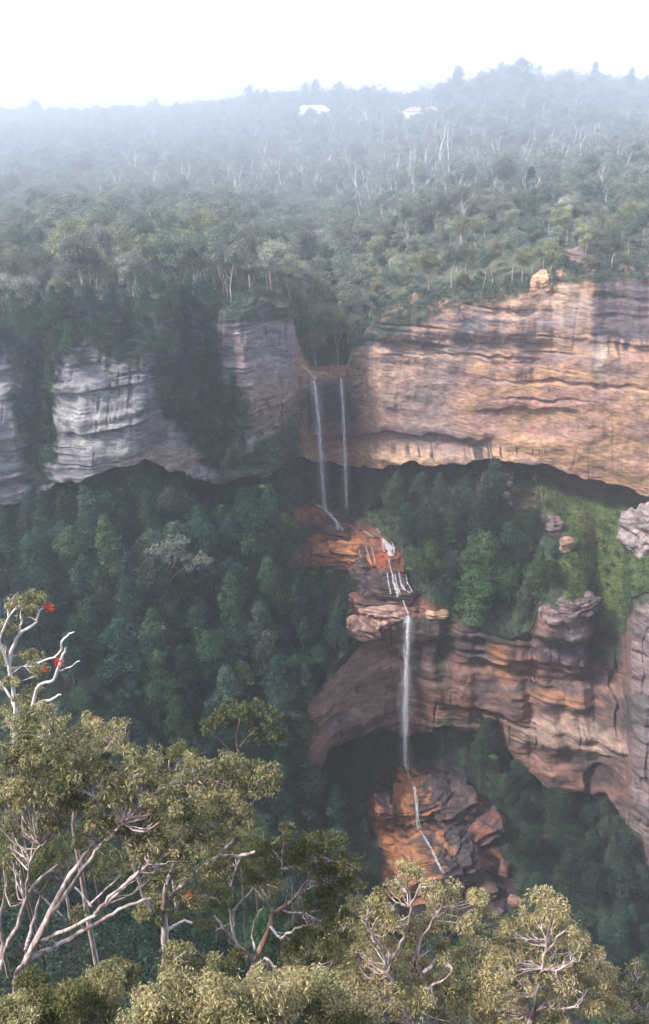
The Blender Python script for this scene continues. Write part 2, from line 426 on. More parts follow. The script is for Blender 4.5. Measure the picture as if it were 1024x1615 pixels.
# alcoves and lips of the right-hand wall
lipy = 553 + 0.0 * px + 6 * np.sin(px / 60)
d += (1 - left) * 2.6 * (sstep(548, 520, wy)) * sstep(560, 600, px) * (1 - sstep(800, 900, px))
d -= 3.2 * blob(wx, wy, 640, 630, 80, 75, 0, .5)
d -= 2.2 * blob(wx, wy, 840, 665, 85, 26, 4, .3) * sstep(640, 652, wy)
d -= 3.0 * blob(wx, wy, 655, 698, 110, 14, 3, .4) * sstep(685, 692, wy)
d += 1.8 * blob(wx, wy, 700, 722, 140, 12, 1, .4)
d += 2.0 * blob(wx, wy, 985, 600, 90, 80, 0, .6)
d -= 1.5 * blob(wx, wy, 610, 545, 70, 8, 6, .4)
d -= 1.2 * blob(wx, wy, 900, 606, 110, 3.5, 3, .5) + 1.0 * blob(wx, wy, 860, 632, 60, 3, 2, .5) + 0.9 * blob(wx, wy, 760, 562, 90, 3, 1, .5)
# left bluffs swell in the middle
d += left * (5 * fbm(g[..., 0] / 16, g[..., 1] / 16, g[..., 2] / 22, 19, 3) + 2.5 * blob(wx, wy, 190, 640, 80, 90, 0, .8))
# vertical joints
jn = fbm(px / 18, py / 220, None, 33, 2)
d -= (.3 + .6 * left) * np.maximum(0, 1 - np.abs(jn) * 9) * sstep(-.1, .3, fbm(px / 40, py / 40, None, 34, 2))
d += 1.1 * np.tanh(7 * fbm(px / 60, py / 500 + 3, None, 35, 2)) * (1 - .7 * (1 - left) * sstep(545, 575, py))
g[..., 1] -= d * tv[None, :]
g[..., 2] += 0.4 * fbm(g[..., 0] / 3, g[..., 1] / 3, g[..., 2] / 2, 40, 3) * tv[None, :]
n1, n2, streak, fine = rock_colors(px, py, g, 51)
col = np.zeros(g.shape) + np.array([0.43, 0.255, 0.155])
col = lerp(col, [0.36, 0.20, 0.16], sstep(-.1, .35, n1))
col = lerp(col, [0.50, 0.30, 0.20], sstep(0.1, .5, n2) * .6)
col = lerp(col, [0.27, 0.21, 0.21], blob(wx, wy, 700, 520, 260, 48, -2, .5) * (0.55 + .6 * n2).clip(0, 1))
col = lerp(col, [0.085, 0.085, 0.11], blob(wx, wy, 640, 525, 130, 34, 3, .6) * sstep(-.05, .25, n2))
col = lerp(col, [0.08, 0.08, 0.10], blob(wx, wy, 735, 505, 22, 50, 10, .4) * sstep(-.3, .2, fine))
col = lerp(col, [0.24, 0.19, 0.19], blob(wx, wy, 690, 605, 25, 60, 40, .6) * .7)
col = lerp(col, [0.22, 0.18, 0.19], blob(wx, wy, 680, 670, 55, 45, 35, .6) * .6)
col = lerp(col, [0.34, 0.25, 0.22], blob(wx, wy, 625, 610, 70, 60, 0, .6) * .55)
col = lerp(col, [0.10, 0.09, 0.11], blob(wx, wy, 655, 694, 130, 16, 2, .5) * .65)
col = lerp(col, [0.47, 0.31, 0.22], blob(wx, wy, 700, 722, 160, 12, 0, .5) * .6)
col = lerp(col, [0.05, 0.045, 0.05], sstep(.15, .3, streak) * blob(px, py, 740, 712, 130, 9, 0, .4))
dk = sstep(0.08, 0.3, n2 + .35 * fine + .4 * n1) * sstep(560, 700, px)                       # scattered dark bedding stains
col = lerp(col, [0.16, 0.13, 0.15], dk * .55 * (1 - sstep(560, 640, py) * .4))
# the black square stain top right, dripping at its lower edge
sx = sstep(934, 940, px + 3 * fine)
drip = 540 + 38 * np.maximum(0, fbm(px / 7, px * 0 + 3, None, 61, 2)) * 2 - 6
col = lerp(col, [0.085, 0.075, 0.095], sx * (1 - sstep(drip - 6, drip + 4, py)) * (0.88 - .3 * sstep(.1, .5, streak)))
col = lerp(col, [0.46, 0.34, 0.28], blob(wx, wy, 900, 480, 34, 32, 0, .4) * .6)
col = lerp(col, [0.52, 0.40, 0.33], blob(wx, wy, 950, 570, 8, 40, 0, .5) * .6)
# left bluffs: pale grey over purple grey
lc = np.zeros(g.shape) + np.array([0.20, 0.19, 0.20])
lc = lerp(lc, [0.11, 0.105, 0.13], sstep(-.1, .25, n2))
lc = lerp(lc, [0.30, 0.29, 0.28], blob(wx, wy, 185, 655, 90, 70, -18, .6) * sstep(-.25, .25, n1 + .5 * streak) * .9)
lc = lerp(lc, [0.25, 0.25, 0.27], blob(wx, wy, 10, 650, 50, 80, 0, .6) * sstep(-.2, .3, n2) * .8)
lc = lerp(lc, [0.10, 0.095, 0.12], blob(wx, wy, 210, 600, 90, 22, 0, .5) * sstep(-.3, .3, n2 + fine) * .85)
lc = lerp(lc, [0.09, 0.085, 0.10], blob(wx, wy, 240, 680, 22, 50, 0, .5) * .7)
lc = lerp(lc, [0.36, 0.25, 0.21], blob(wx, wy, 245, 730, 80, 22, -8, .5) * .6)
lc = lerp(lc, [0.31, 0.24, 0.235], blob(wx, wy, 405, 550, 50, 60, 0, .5) * sstep(-.4, .2, n1) * .8)
lc = lerp(lc, [0.25, 0.165, 0.15], blob(wx, wy, 425, 635, 50, 45, 0, .5) * .7)
lc = lerp(lc, [0.12, 0.11, 0.13], blob(wx, wy, 395, 495, 60, 14, 0, .4) * .7)
col = col * (1 - left[..., None]) + lc * left[..., None]
# wet dark recess behind the twin falls
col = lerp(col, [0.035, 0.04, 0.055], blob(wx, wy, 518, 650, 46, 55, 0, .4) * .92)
col = lerp(col, [0.26, 0.13, 0.10], blob(wx, wy, 540, 690, 55, 18, 5, .6) * .6)
col = lerp(col, [0.38, 0.20, 0.12], blob(wx, wy, 520, 590, 40, 9, 0, .4) * .9)
# plants growing on gullies and at the rim
veg = np.maximum.reduce([blob(wx, wy, 62, 640, 28, 130, 0, .3), polymask(wx, wy, [(235, 480), (345, 470), (345, 600), (390, 620), (400, 700), (470, 660), (475, 740), (350, 760), (300, 700), (250, 640)], 10),
                         sstep(12, 0, wy - np.interp(px, [-400, 120, 180, 330, 470, 560, 700, 900, 1024, 1400], [520, 555, 590, 500, 500, 545, 480, 445, 437, 437]))])
veg *= sstep(-.5, 0.3, fine + .2 + n1)
col = lerp(col, [0.035, 0.055, 0.03], veg * .9)
col *= (1 + .22 * fine + .12 * streak)[..., None] * .84
col = col.clip(0.01, .8)
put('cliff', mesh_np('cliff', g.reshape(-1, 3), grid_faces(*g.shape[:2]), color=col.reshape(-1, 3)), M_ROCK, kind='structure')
UPG = g

# ================================================================== LOWER CLIFF
g = sheet([off(K3, -10, 9), off(K3, -2, 1), K3, K4, off(K4, -6, 6), off(K4, -24, 14)], 980, [3, 2, 170, 4, 3])
px, py = proj(g)
tv = np.zeros(g.shape[1]); tv[3:] = 1; tv[-7:] = 0.3
wx = px + 10 * fbm(px / 30, py / 30, None, 171, 3); wy = py + 8 * fbm(px / 30, py / 30, None, 172, 3)
cl = sstep(462, 490, px)
d = strata(g, 111, 1.35) * cl + 1.6 * fbm(g[..., 0] / 9, g[..., 1] / 9, g[..., 2] / 14, 118, 3) * cl
d -= 4.0 * blob(wx, wy, 600, 1075, 60, 60, 0, .6)                      # amphitheatre hollow left of the fall
d -= 3.5 * sstep(1048, 1056, py - (px - 850) * .08) * blob(wx, wy, 880, 1075, 130, 30, 3, .4)  # overhung band
d += 2.5 * blob(wx, wy, 900, 1165, 80, 26, 4, .4)                      # rounded pale bench
d -= 4.0 * blob(wx, wy, 955, 1235, 25, 25, 0, .4)
d += 2.5 * blob(wx, wy, 890, 985, 45, 40, 0, .4)
d += 2.0 * blob(wx, wy, 1010, 1060, 40, 120, 0, .5)
d -= 2.5 * blob(wx, wy, 975, 1100, 5, 60, -4, .5)
d -= 2.0 * blob(wx, wy, 705, 1040, 14, 70, 0, .6)
jn = fbm(px / 20, py / 260, None, 133, 2)
d -= 1.0 * np.maximum(0, 1 - np.abs(jn) * 9) * cl * sstep(-.1, .3, fbm(px / 40, py / 40, None, 134, 2))
d += 0.9 * np.tanh(7 * fbm(px / 55, py / 300 + 3, None, 135, 2)) * cl + 1.2 * np.tanh(6 * fbm(px / 110, g[..., 2] / 9, None, 136, 2)) * cl
g[..., 1] -= d * tv[None, :]
n1, n2, streak, fine = rock_colors(px, py, g, 151)
col = np.zeros(g.shape) + np.array([0.205, 0.115, 0.10])
col = lerp(col, [0.14, 0.095, 0.10], sstep(-.15, .3, n1))
col = lerp(col, [0.055, 0.045, 0.055], sstep(.1, .35, streak + .4 * n1) * .6)
col = lerp(col, [0.30, 0.16, 0.12], sstep(.05, .4, n2) * .7)
col = lerp(col, [0.33, 0.21, 0.17], blob(wx, wy, 560, 1090, 70, 50, -30, .6) * .6)
col = lerp(col, [0.36, 0.26, 0.215], blob(wx, wy, 905, 1165, 90, 32, 4, .4) * .8)
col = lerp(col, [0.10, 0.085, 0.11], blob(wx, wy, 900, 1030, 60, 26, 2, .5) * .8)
col = lerp(col, [0.38, 0.34, 0.35], blob(wx, wy, 890, 1000, 38, 14, 0, .5) * sstep(-.2, .2, n2) * .9)
col = lerp(col, [0.40, 0.17, 0.08], blob(wx, wy, 790, 1040, 12, 40, -20, .5) * .8)
col = lerp(col, [0.40, 0.19, 0.11], blob(wx, wy, 870, 1105, 90, 6, 4, .5) * .7)
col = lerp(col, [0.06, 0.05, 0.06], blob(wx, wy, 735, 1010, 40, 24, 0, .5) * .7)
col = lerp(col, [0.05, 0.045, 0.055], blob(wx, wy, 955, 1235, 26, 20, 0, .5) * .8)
col = lerp(col, [0.27, 0.235, 0.25], sstep(985, 1000, px) * (.5 + .5 * n2).clip(0, 1))
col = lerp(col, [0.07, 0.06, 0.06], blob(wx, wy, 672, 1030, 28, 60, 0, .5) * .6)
col = lerp(col, [0.02, 0.035, 0.025], blob(wx, wy, 955, 1025, 26, 40, 0, .3) * .8)
col = lerp(col, [0.035, 0.06, 0.03], blob(wx, wy, 700, 1020, 9, 70, 0, .5) * .8)
veg = np.maximum(1 - cl, sstep(10, -6, py - K3(px)[0] - 6 + 6 * fine))
veg = np.maximum(veg, sstep(.25, .5, n1) * .5)
col = lerp(col, [0.03, 0.048, 0.028], veg * .85)
col *= (1 + .25 * fine + .12 * streak)[..., None] * .84
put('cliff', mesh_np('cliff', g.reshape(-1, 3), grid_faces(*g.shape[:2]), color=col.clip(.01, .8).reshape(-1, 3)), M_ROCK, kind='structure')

# ================================================================== PLATEAU, TERRACE, BASIN, HILLSIDE
def ground(name, rows, nu, segs, colour_fn, disp_fn, mat=None):
    g = sheet(rows, nu, segs)
    px, py = proj(g)
    g = disp_fn(g, px, py)
    put(name, mesh_np(name, g.reshape(-1, 3), grid_faces(*g.shape[:2]), color=colour_fn(g, px, py).reshape(-1, 3)), mat or M_SOIL, kind='structure')
    return g

def plat_col(g, px, py):
    n = fbm(g[..., 0] / 20, g[..., 1] / 20, None, 201, 4)
    c = np.zeros(g.shape) + np.array([0.05, 0.062, 0.038])
    c = lerp(c, [0.09, 0.10, 0.06], sstep(0, .4, n))
    c = lerp(c, [0.16, 0.22, 0.08], blob(px, py, 1030, 328, 40, 9, 0, .4))
    return c
def plat_disp(g, px, py):
    g[..., 2] += 1.2 * fbm(g[..., 0] / 18, g[..., 1] / 18, None, 205, 4)
    return g
G_PLAT = ground('plateau_ground', [P6, P5, P4, P3, P2, P1, off(K1, -8, 12), off(K1, 10, 3)], 300, [10, 14, 16, 20, 22, 22, 6], plat_col, plat_disp)

ROCKPOLY = [(462, 805), (495, 790), (520, 806), (560, 822), (598, 838), (634, 876), (648, 935), (690, 955), (700, 985), (640, 985), (605, 1008), (575, 1016), (548, 990), (560, 955), (572, 925), (548, 905), (498, 896), (452, 890), (470, 865), (498, 840), (472, 828)]
STEPS = [(795, 845, 3.5), (868, 893, 2.2), (900, 945, 4.0)]
def terr_col(g, px, py):
    n = fbm(px / 30, py / 30, None, 211, 4); f = fbm(px / 8, py / 8, None, 212, 3)
    c = np.zeros(g.shape) + np.array([0.030, 0.042, 0.026])
    c = lerp(c, [0.07, 0.045, 0.035], sstep(.25, .6, n) * .6)
    grass = polymask(px + 8 * f, py + 8 * f, [(860, 745), (1060, 790), (1060, 920), (990, 930), (980, 990), (900, 985), (880, 890), (905, 850), (850, 800)], 12)
    c = lerp(c, [0.075, 0.11, 0.034], grass * .9)
    c = lerp(c, [0.17, 0.11, 0.06], grass * blob(px + 10 * n, py, 930, 835, 9, 34, -35, .5) * .8)
    c = lerp(c, [0.03, 0.05, 0.02], grass * blob(px, py, 930, 780, 100, 18, 6, .5) * .5)
    # soil strip beneath the right wall, overhang darkness mixed into its colour
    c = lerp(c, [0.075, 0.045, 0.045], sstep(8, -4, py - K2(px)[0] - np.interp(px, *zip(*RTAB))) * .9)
    c = lerp(c, [0.15, 0.08, 0.07], blob(px + 6 * f, py, 840, 795, 40, 40, 30, .5) * .3)
    rk = polymask(px + 5 * f, py + 5 * f, ROCKPOLY, 5)
    r = np.zeros(g.shape) + np.array([0.13, 0.055, 0.042])
    r = lerp(r, [0.34, 0.135, 0.055], blob(px, py, 525, 862, 66, 20, 4, .5) * sstep(-.35, .2, f + n))
    r = lerp(r, [0.32, 0.075, 0.035], blob(px + 3 * f, py, 598, 882, 20, 9, -25, .5))
    r = lerp(r, [0.36, 0.14, 0.08], blob(px, py, 600, 932, 50, 5, 2, .6) * .8)
    r = lerp(r, [0.35, 0.14, 0.07], blob(px, py, 495, 812, 30, 10, -10, .5) * .8)
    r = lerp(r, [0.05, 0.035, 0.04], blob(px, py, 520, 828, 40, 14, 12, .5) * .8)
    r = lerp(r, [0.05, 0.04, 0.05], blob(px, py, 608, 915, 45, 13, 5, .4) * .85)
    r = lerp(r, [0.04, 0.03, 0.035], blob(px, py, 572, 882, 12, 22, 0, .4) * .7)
    r = lerp(r, [0.24, 0.11, 0.085], blob(px, py, 620, 962, 60, 16, 0, .5) * .8)
    r = lerp(r, [0.42, 0.27, 0.22], blob(px, py, 585, 990, 42, 18, -20, .5) * sstep(-.4, .2, f))
    r *= (.8 + .3 * f)[..., None]
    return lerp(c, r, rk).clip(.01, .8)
def terr_disp(g, px, py):
    x, y, z = g[..., 0].copy(), g[..., 1].copy(), g[..., 2].copy()
    edge = sstep(0, 14, np.abs(py - K2(px)[0]))
    g[..., 2] += 1.4 * fbm(x / 14, y / 14, z / 9, 221, 4) * edge
    rk = polymask(px, py, ROCKPOLY, 6)
    st = 0
    for a, b_, h in STEPS:                                 # each step: the face is pushed forward, its top stands up
        jag = 5 * fbm(px / 14, py * 0, None, int(a), 3)
        st = st + h * (sstep(a + jag - 10, a + jag, py) - sstep(a + jag + 2, b_ + jag + 8, py))
    g[..., 1] -= st * rk * .9
    g[..., 2] += st * rk * .5
    lay = np.tanh(6 * fbm(x / 9, y / 9, z / 1.3, 225, 2)) * .7 + fbm(px / 8, py / 5, None, 226, 3) * .5 + .6 * np.tanh(5 * fbm(px / 22, py / 12, None, 227, 2))
    g[..., 1] -= lay * rk
    g[..., 2] += lay * rk * .4
    return g
RTAB = [(-350, 8), (60, 8), (150, 14), (330, 14), (400, 5), (470, 10), (500, 26), (560, 14), (600, 6), (780, 5), (850, 16), (900, 27), (1000, 20), (1024, 18), (1400, 18)]
def recess(u):
    a = K2(u); return a[0] + np.interp(u, *zip(*RTAB)), a[1] + np.interp(u, [-350, 340, 400, 470, 490, 560, 600, 1400], [11, 11, 5, 4, 6, 6, 10, 11])
def recess4(u):
    a = K4(u); return a[0] + 8, a[1] + np.interp(u, [480, 520, 640, 700, 1400], [3, 9, 9, 5, 7])
G_TERR = ground('terrace_slope', [off(K2, -22, 15), recess, K3, off(K3, 14, 2)], 900, [14, 180, 6], terr_col, terr_disp, M_SOIL)

POOLPOLY = [(582, 1245), (600, 1213), (640, 1203), (700, 1200), (738, 1226), (770, 1282), (788, 1335), (815, 1390), (800, 1450), (640, 1445), (604, 1350), (590, 1300)]
def bas_col(g, px, py):
    n = fbm(px / 34, py / 34, None, 231, 4); f = fbm(px / 7, py / 7, None, 232, 3)
    dg = fbm((px + py * .9) / 55, (py - px * .55) / 9, None, 233, 4)      # tilted bedding
    c = np.zeros(g.shape) + np.array([0.024, 0.036, 0.026])
    c = lerp(c, [0.08, 0.045, 0.035], sstep(.3, .6, n) * .5)
    rk = polymask(px + 5 * f, py + 5 * f, POOLPOLY, 5)
    r = np.zeros(g.shape) + np.array([0.045, 0.03, 0.033])
    r = lerp(r, [0.36, 0.15, 0.07], blob(px, py, 645, 1330, 56, 34, 12, .5) * sstep(-.45, .05, dg + .3 * n))
    r = lerp(r, [0.50, 0.23, 0.08], blob(px, py, 640, 1240, 24, 32, 15, .5) * sstep(-.5, 0, f + n) * .9)
    r = lerp(r, [0.42, 0.18, 0.08], blob(px, py, 685, 1277, 26, 7, -10, .5))
    r = lerp(r, [0.30, 0.10, 0.05], blob(px, py, 735, 1275, 46, 10, -32, .5) * .9)
    r = lerp(r, [0.26, 0.08, 0.04], blob(px, py, 598, 1290, 12, 24, 5, .5) * .9)
    r = lerp(r, [0.28, 0.12, 0.07], blob(px, py, 765, 1355, 26, 14, -25, .5) * .8)
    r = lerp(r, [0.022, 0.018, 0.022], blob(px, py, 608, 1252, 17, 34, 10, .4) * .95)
    r = lerp(r, [0.022, 0.018, 0.022], blob(px, py, 655, 1289, 66, 6, 2, .4) * .9)  # dark under the upper boulder's overhang is painted on
    r = lerp(r, [0.045, 0.037, 0.048], sstep(.05, .22, dg) * sstep(620, 690, px) * .9)
    r = lerp(r, [0.04, 0.035, 0.045], blob(px, py, 700, 1215, 50, 12, 20, .5) * .8)
    r *= (.8 + .3 * f)[..., None]
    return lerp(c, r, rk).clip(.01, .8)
def bas_disp(g, px, py):
    x, y, z = g[..., 0].copy(), g[..., 1].copy(), g[..., 2].copy()
    g[..., 2] += 1.2 * fbm(x / 12, y / 12, None, 241, 4)
    f = fbm(px / 14, py / 14, None, 242, 3)
    wx, wy = px + 6 * f, py + 6 * f
    b = 5.0 * blob(wx, wy, 668, 1246, 50, 38, 10, .45)          # the upper boulder
    b += 4.5 * blob(wx, wy, 670, 1345, 78, 48, 18, .45)         # the big lower slab
    b += 3.0 * blob(wx, wy, 598, 1262, 16, 46, 0, .5)
    b += 3.0 * blob(wx, wy, 740, 1290, 40, 26, -30, .5)
    b -= 3.5 * blob(wx, wy, 650, 1289, 60, 5, 3, .5) + 3 * blob(wx, wy, 612, 1250, 10, 30, 8, .5)
    dg = fbm((px + py * .9) / 60, (py - px * .55) / 8, None, 233, 3)
    rk = polymask(px, py, POOLPOLY, 8)
    b += (1.3 * np.tanh(5 * dg) + 0.5 * fbm(px / 9, py / 7, None, 245, 3) + .6 * np.tanh(5 * fbm(px / 26, py / 18, None, 246, 2))) * rk
    g[..., 1] -= b * .8
    g[..., 2] += b * .55
    return g
G_BAS = ground('gorge_floor', [off(K4, -24, 12), recess4, K4b, K5], 720, [6, 170, 24], bas_col, bas_disp, M_SOIL)

# the near hillside below the viewer, falling to the gorge
prof = [(-60, -6), (-8, -2.6), (2, -5), (7, -24), (16, -34), (24, -41.5), (29, -47.5), (36, -59), (50, -80), (75, -122), (110, -178), (140, -222), (165, -262)]
xs = np.linspace(-130, 130, 120)
ys, zs = [], []
for (a, b_), (c, d_) in zip(prof[:-1], prof[1:]):
    for k in range(6): ys.append(a + (c - a) * k / 6); zs.append(b_ + (d_ - b_) * k / 6)
ys.append(prof[-1][0]); zs.append(prof[-1][1])
ys, zs = np.array(ys), np.array(zs)
g = np.zeros((120, len(ys), 3)); g[..., 0] = xs[:, None] * (1 + np.maximum(ys, 0)[None, :] / 90); g[..., 1] = ys; g[..., 2] = zs
def shelf(x, y): return 17 * sstep(2, -14, x) * np.interp(y, [26, 34, 50, 80, 110, 150], [0, .25, 1, .9, .5, 0])
g[..., 2] += (1.0 * fbm(g[..., 0] / 9, g[..., 1] / 9, None, 251, 4)) * sstep(3, 16, ys)[None, :] + shelf(g[..., 0], g[..., 1])
G_HILL = g
c = lerp(np.zeros(g.shape) + np.array([0.03, 0.038, 0.022]), [0.07, 0.055, 0.035], sstep(0, .4, fbm(g[..., 0] / 4, g[..., 1] / 4, None, 252, 4)))
put('hillside', mesh_np('hillside', g.reshape(-1, 3), grid_faces(*g.shape[:2]), color=c.reshape(-1, 3)), M_SOIL, kind='structure')
HILL = (ys, zs)
def hill_z(y, x=50.0): return float(np.interp(y, ys, zs) + shelf(np.array(x), np.array(y)))

# ================================================================== TREE PROTOTYPES (meshes shared between copies)
def rain_crown(seed, H=12.0, R=4.6, n_puff=46, cone=0.6, size=0.42, per=120):
    """dense crown: leaf clumps on the shells of many puffs; origin at the foot of the tree"""
    r = np.random.default_rng(seed)
    mb = MB()
    z0 = H * 0.22
    cs, rs = [], []
    for i in range(n_puff):
        t = (i + .5) / n_puff
        t = t ** 0.85
        rad = R * ((1 - t) ** cone) * (0.72 + 0.28 * math.sin(t * 9 + seed)) * r.uniform(.75, 1.12)
        a = i * 2.39996 + r.uniform(-.4, .4)
        q = rad * (r.uniform(.55, 1.0) if t < .93 else 0.2)
        cs.append((q * math.cos(a), q * math.sin(a), z0 + (H - z0) * t * .95 + r.uniform(-.4, .4)))
        rs.append(r.uniform(.95, 1.6) * R / 4.4 * (1.2 - .5 * t))
    tone = r.uniform(.2, .75, n_puff)
    for c, q, tn in zip(cs, rs, tone):
        n = int(per * (q / 1.2) ** 2)
        dv = rdir(r, n); dv[:, 2] = np.abs(dv[:, 2]) * np.where(r.random(n) < .8, 1, -.6)
        dv /= np.linalg.norm(dv, axis=1)[:, None]
        pos = np.array(c) + dv * q * np.array([1, 1, .8]) * (r.uniform(.75, 1.12, n)[:, None])
        nn = dv + r.normal(0, .45, (n, 3)); nn[:, 2] += .3
        di = np.cross(nn, rdir(r, n))
        V, Fc, A = leaves(pos, di, nn, r.uniform(.7, 1.4, n) * size, r.uniform(.5, 1.0, n) * size * .8, (tn + r.normal(0, .16, n)).clip(0, 1))
        mb.add(V, Fc, A)
    return mb.mesh('rainforest_crown')

def trunk_mesh(seed, H, r0, lean=0.05, limbs=0, name='trunk', spread=.5, top=0.95, start=.45):
    r = np.random.default_rng(seed); mb = MB()
    n = 6
    pts = [(0, 0, -1.5)] + [(lean * H * math.sin(i * 1.3 + seed) * .5 + lean * H * i / n, lean * H * math.cos(i * 1.7 + seed) * .5, H * top * i / n) for i in range(1, n + 1)]
    rad = [r0 * (1 - .82 * i / n) for i in range(n + 1)]
    V, Fc, path, _ = tube(pts, rad, 6, 0.0, seed, 2); mb.add(V, Fc)
    tips = [path[-1]]
    for k in range(limbs):
        t = r.uniform(start, .92); i = int(t * (len(path) - 1)); b0 = path[i]
        a = k * 2.4 + r.uniform(-.5, .5); L = H * spread * (1.15 - t) * r.uniform(.6, 1.2)
        q = [b0, b0 + np.array([math.cos(a) * L * .35, math.sin(a) * L * .35, L * .45]), b0 + np.array([math.cos(a) * L * .6, math.sin(a) * L * .6, L * 1.0])]
        rr = r0 * (1 - .8 * t) * .6
        V, Fc, pp, _ = tube(q, [rr, rr * .65, rr * .25], 5, 0.04 * L, seed + k, 2); mb.add(V, Fc); tips.append(pp[-1])
        for s in range(2):
            a2 = a + r.uniform(-1.3, 1.3); L2 = L * r.uniform(.3, .55); m0 = pp[r.integers(2, len(pp))]
            V, Fc, p2, _ = tube([m0, m0 + np.array([math.cos(a2) * L2 * .4, math.sin(a2) * L2 * .4, L2 * .5]), m0 + np.array([math.cos(a2) * L2 * .6, math.sin(a2) * L2 * .6, L2])], [rr * .4, rr * .3, rr * .12], 4, 0.03 * L2, seed + k + s, 2)
            mb.add(V, Fc); tips.append(p2[-1])
    return mb.mesh(name, smooth=True), tips

def gum_crown(seed, tips, size=0.42, q0=1.5, per=95):
    r = np.random.default_rng(seed); mb = MB()
    for tp in tips:
        for j in range(3):
            c = np.array(tp) + r.normal(0, 1.0, 3) * np.array([1, 1, 1.1]); q = q0 * r.uniform(.7, 1.25); n = int(per * (q / 1.4) ** 2)
            tn = r.uniform(.15, .85)
            dv = rdir(r, n); dv[:, 2] = np.abs(dv[:, 2]) * np.where(r.random(n) < .75, 1, -.5)
            pos = c + dv * q * np.array([1.05, 1.05, .8]) * r.uniform(.6, 1.15, n)[:, None]
            nn = dv + r.normal(0, .6, (n, 3)); di = np.cross(nn, rdir(r, n))
            V, Fc, A = leaves(pos, di, nn, r.uniform(.7, 1.4, n) * size, r.uniform(.5, 1, n) * size * .7, (tn + r.normal(0, .18, n)).clip(0, 1))
            mb.add(V, Fc, A)
    return mb.mesh('gum_crown')

RAIN = []
for k, (H, R, cone) in enumerate([(12, 4.6, .5), (14, 4.2, .62), (10, 5.0, .36), (12, 5.2, .42), (15, 4.2, .8), (9, 4.4, .3)]):
    cm = rain_crown(300 + k, H, R, 40, cone, .36, 130); cm.materials.append(M_RAIN)
    tm, _ = trunk_mesh(320 + k, H, .3, .02); tm.materials.append(M_BARK_DARK)
    RAIN.append((cm, tm, H, R))
GUM = []
for k, (H, lm) in enumerate([(13, 8), (15, 9), (11, 8), (14, 10), (16, 9)]):
    tm, tips = trunk_mesh(340 + k, H, .28, .05, lm, spread=.55, start=.5); tm.materials.append(M_BARK_PALE)
    cm = gum_crown(360 + k, tips); cm.materials.append(M_GUM)
    GUM.append((cm, tm, H, 5))
BARE = []
for k, (H, lm) in enumerate([(14, 5), (17, 4), (12, 6), (18, 3), (15, 7)]):
    tm, tips = trunk_mesh(380 + k, H, .22, .06, lm, spread=.38, start=.4); tm.materials.append(M_BARK_WHITE)
    BARE.append((None, tm, H, 3))
SHRUB = []
for k in range(4):
    cm = rain_crown(400 + k, 3.2, 1.9, 16, .4, .30, 60); cm.materials.append(M_RAIN); SHRUB.append((cm, None, 3.2, 2))
FERN = []
def fern_mesh(seed):
    r = np.random.default_rng(seed); mb = MB()
    for k in range(14):
        a = k * 2 * math.pi / 14 + r.uniform(-.2, .2); L = r.uniform(1.3, 2.0)
        t = np.linspace(0.1, 1, 12)
        for s in (-1, 1):
            c = np.stack([np.cos(a) * L * t - np.sin(a) * s * .14, np.sin(a) * L * t + np.cos(a) * s * .14, 1.0 + .9 * t - 1.5 * t * t], -1)
            di = np.tile([-math.sin(a) * s, math.cos(a) * s, -.2], (12, 1)) + np.array([math.cos(a), math.sin(a), 0]) * .4
            V, Fc, A = leaves(c, di, np.tile([0, 0, 1.0], (12, 1)), .55 * (1.1 - t), .22 * np.ones(12), r.uniform(0, 1, 12)); mb.add(V, Fc, A)
    V, Fc, _, _ = tube([(0, 0, -.6), (0, 0, 1.0)], [.12, .09], 5, 0, 0, 1); mb.add(V, Fc, np.zeros(len(V)))
    return mb.mesh('tree_fern')
for k in range(2):
    fm = fern_mesh(420 + k); fm.materials.append(M_FERN); FERN.append((fm, None, 2, 2))

CROWN_NAME = {'rainforest_tree': 'crown', 'gum_tree': 'crown'}
n_made = {}
def plant(name, proto, loc, scale, rot, label, cat, group, color=(1, 1, 1, 1), zs=1.0, tilt=(0, 0)):
    cm, tm, H, R = proto
    if cm is not None and tm is not None:
        o = thing(name, label, cat, loc, group); o.scale = (scale, scale, scale * zs); o.rotation_euler = (tilt[0], tilt[1], rot)
        a = put('crown', cm, parent=o); a.color = color
        put('trunk', tm, parent=o)
    else:
        me = cm if cm is not None else tm
        o = put(name, me, label=label, category=cat); o['group'] = group
        o.location = loc; o.scale = (scale, scale, scale * zs); o.rotation_euler = (tilt[0], tilt[1], rot); o.color = color
    n_made[name] = n_made.get(name, 0) + 1
    return o

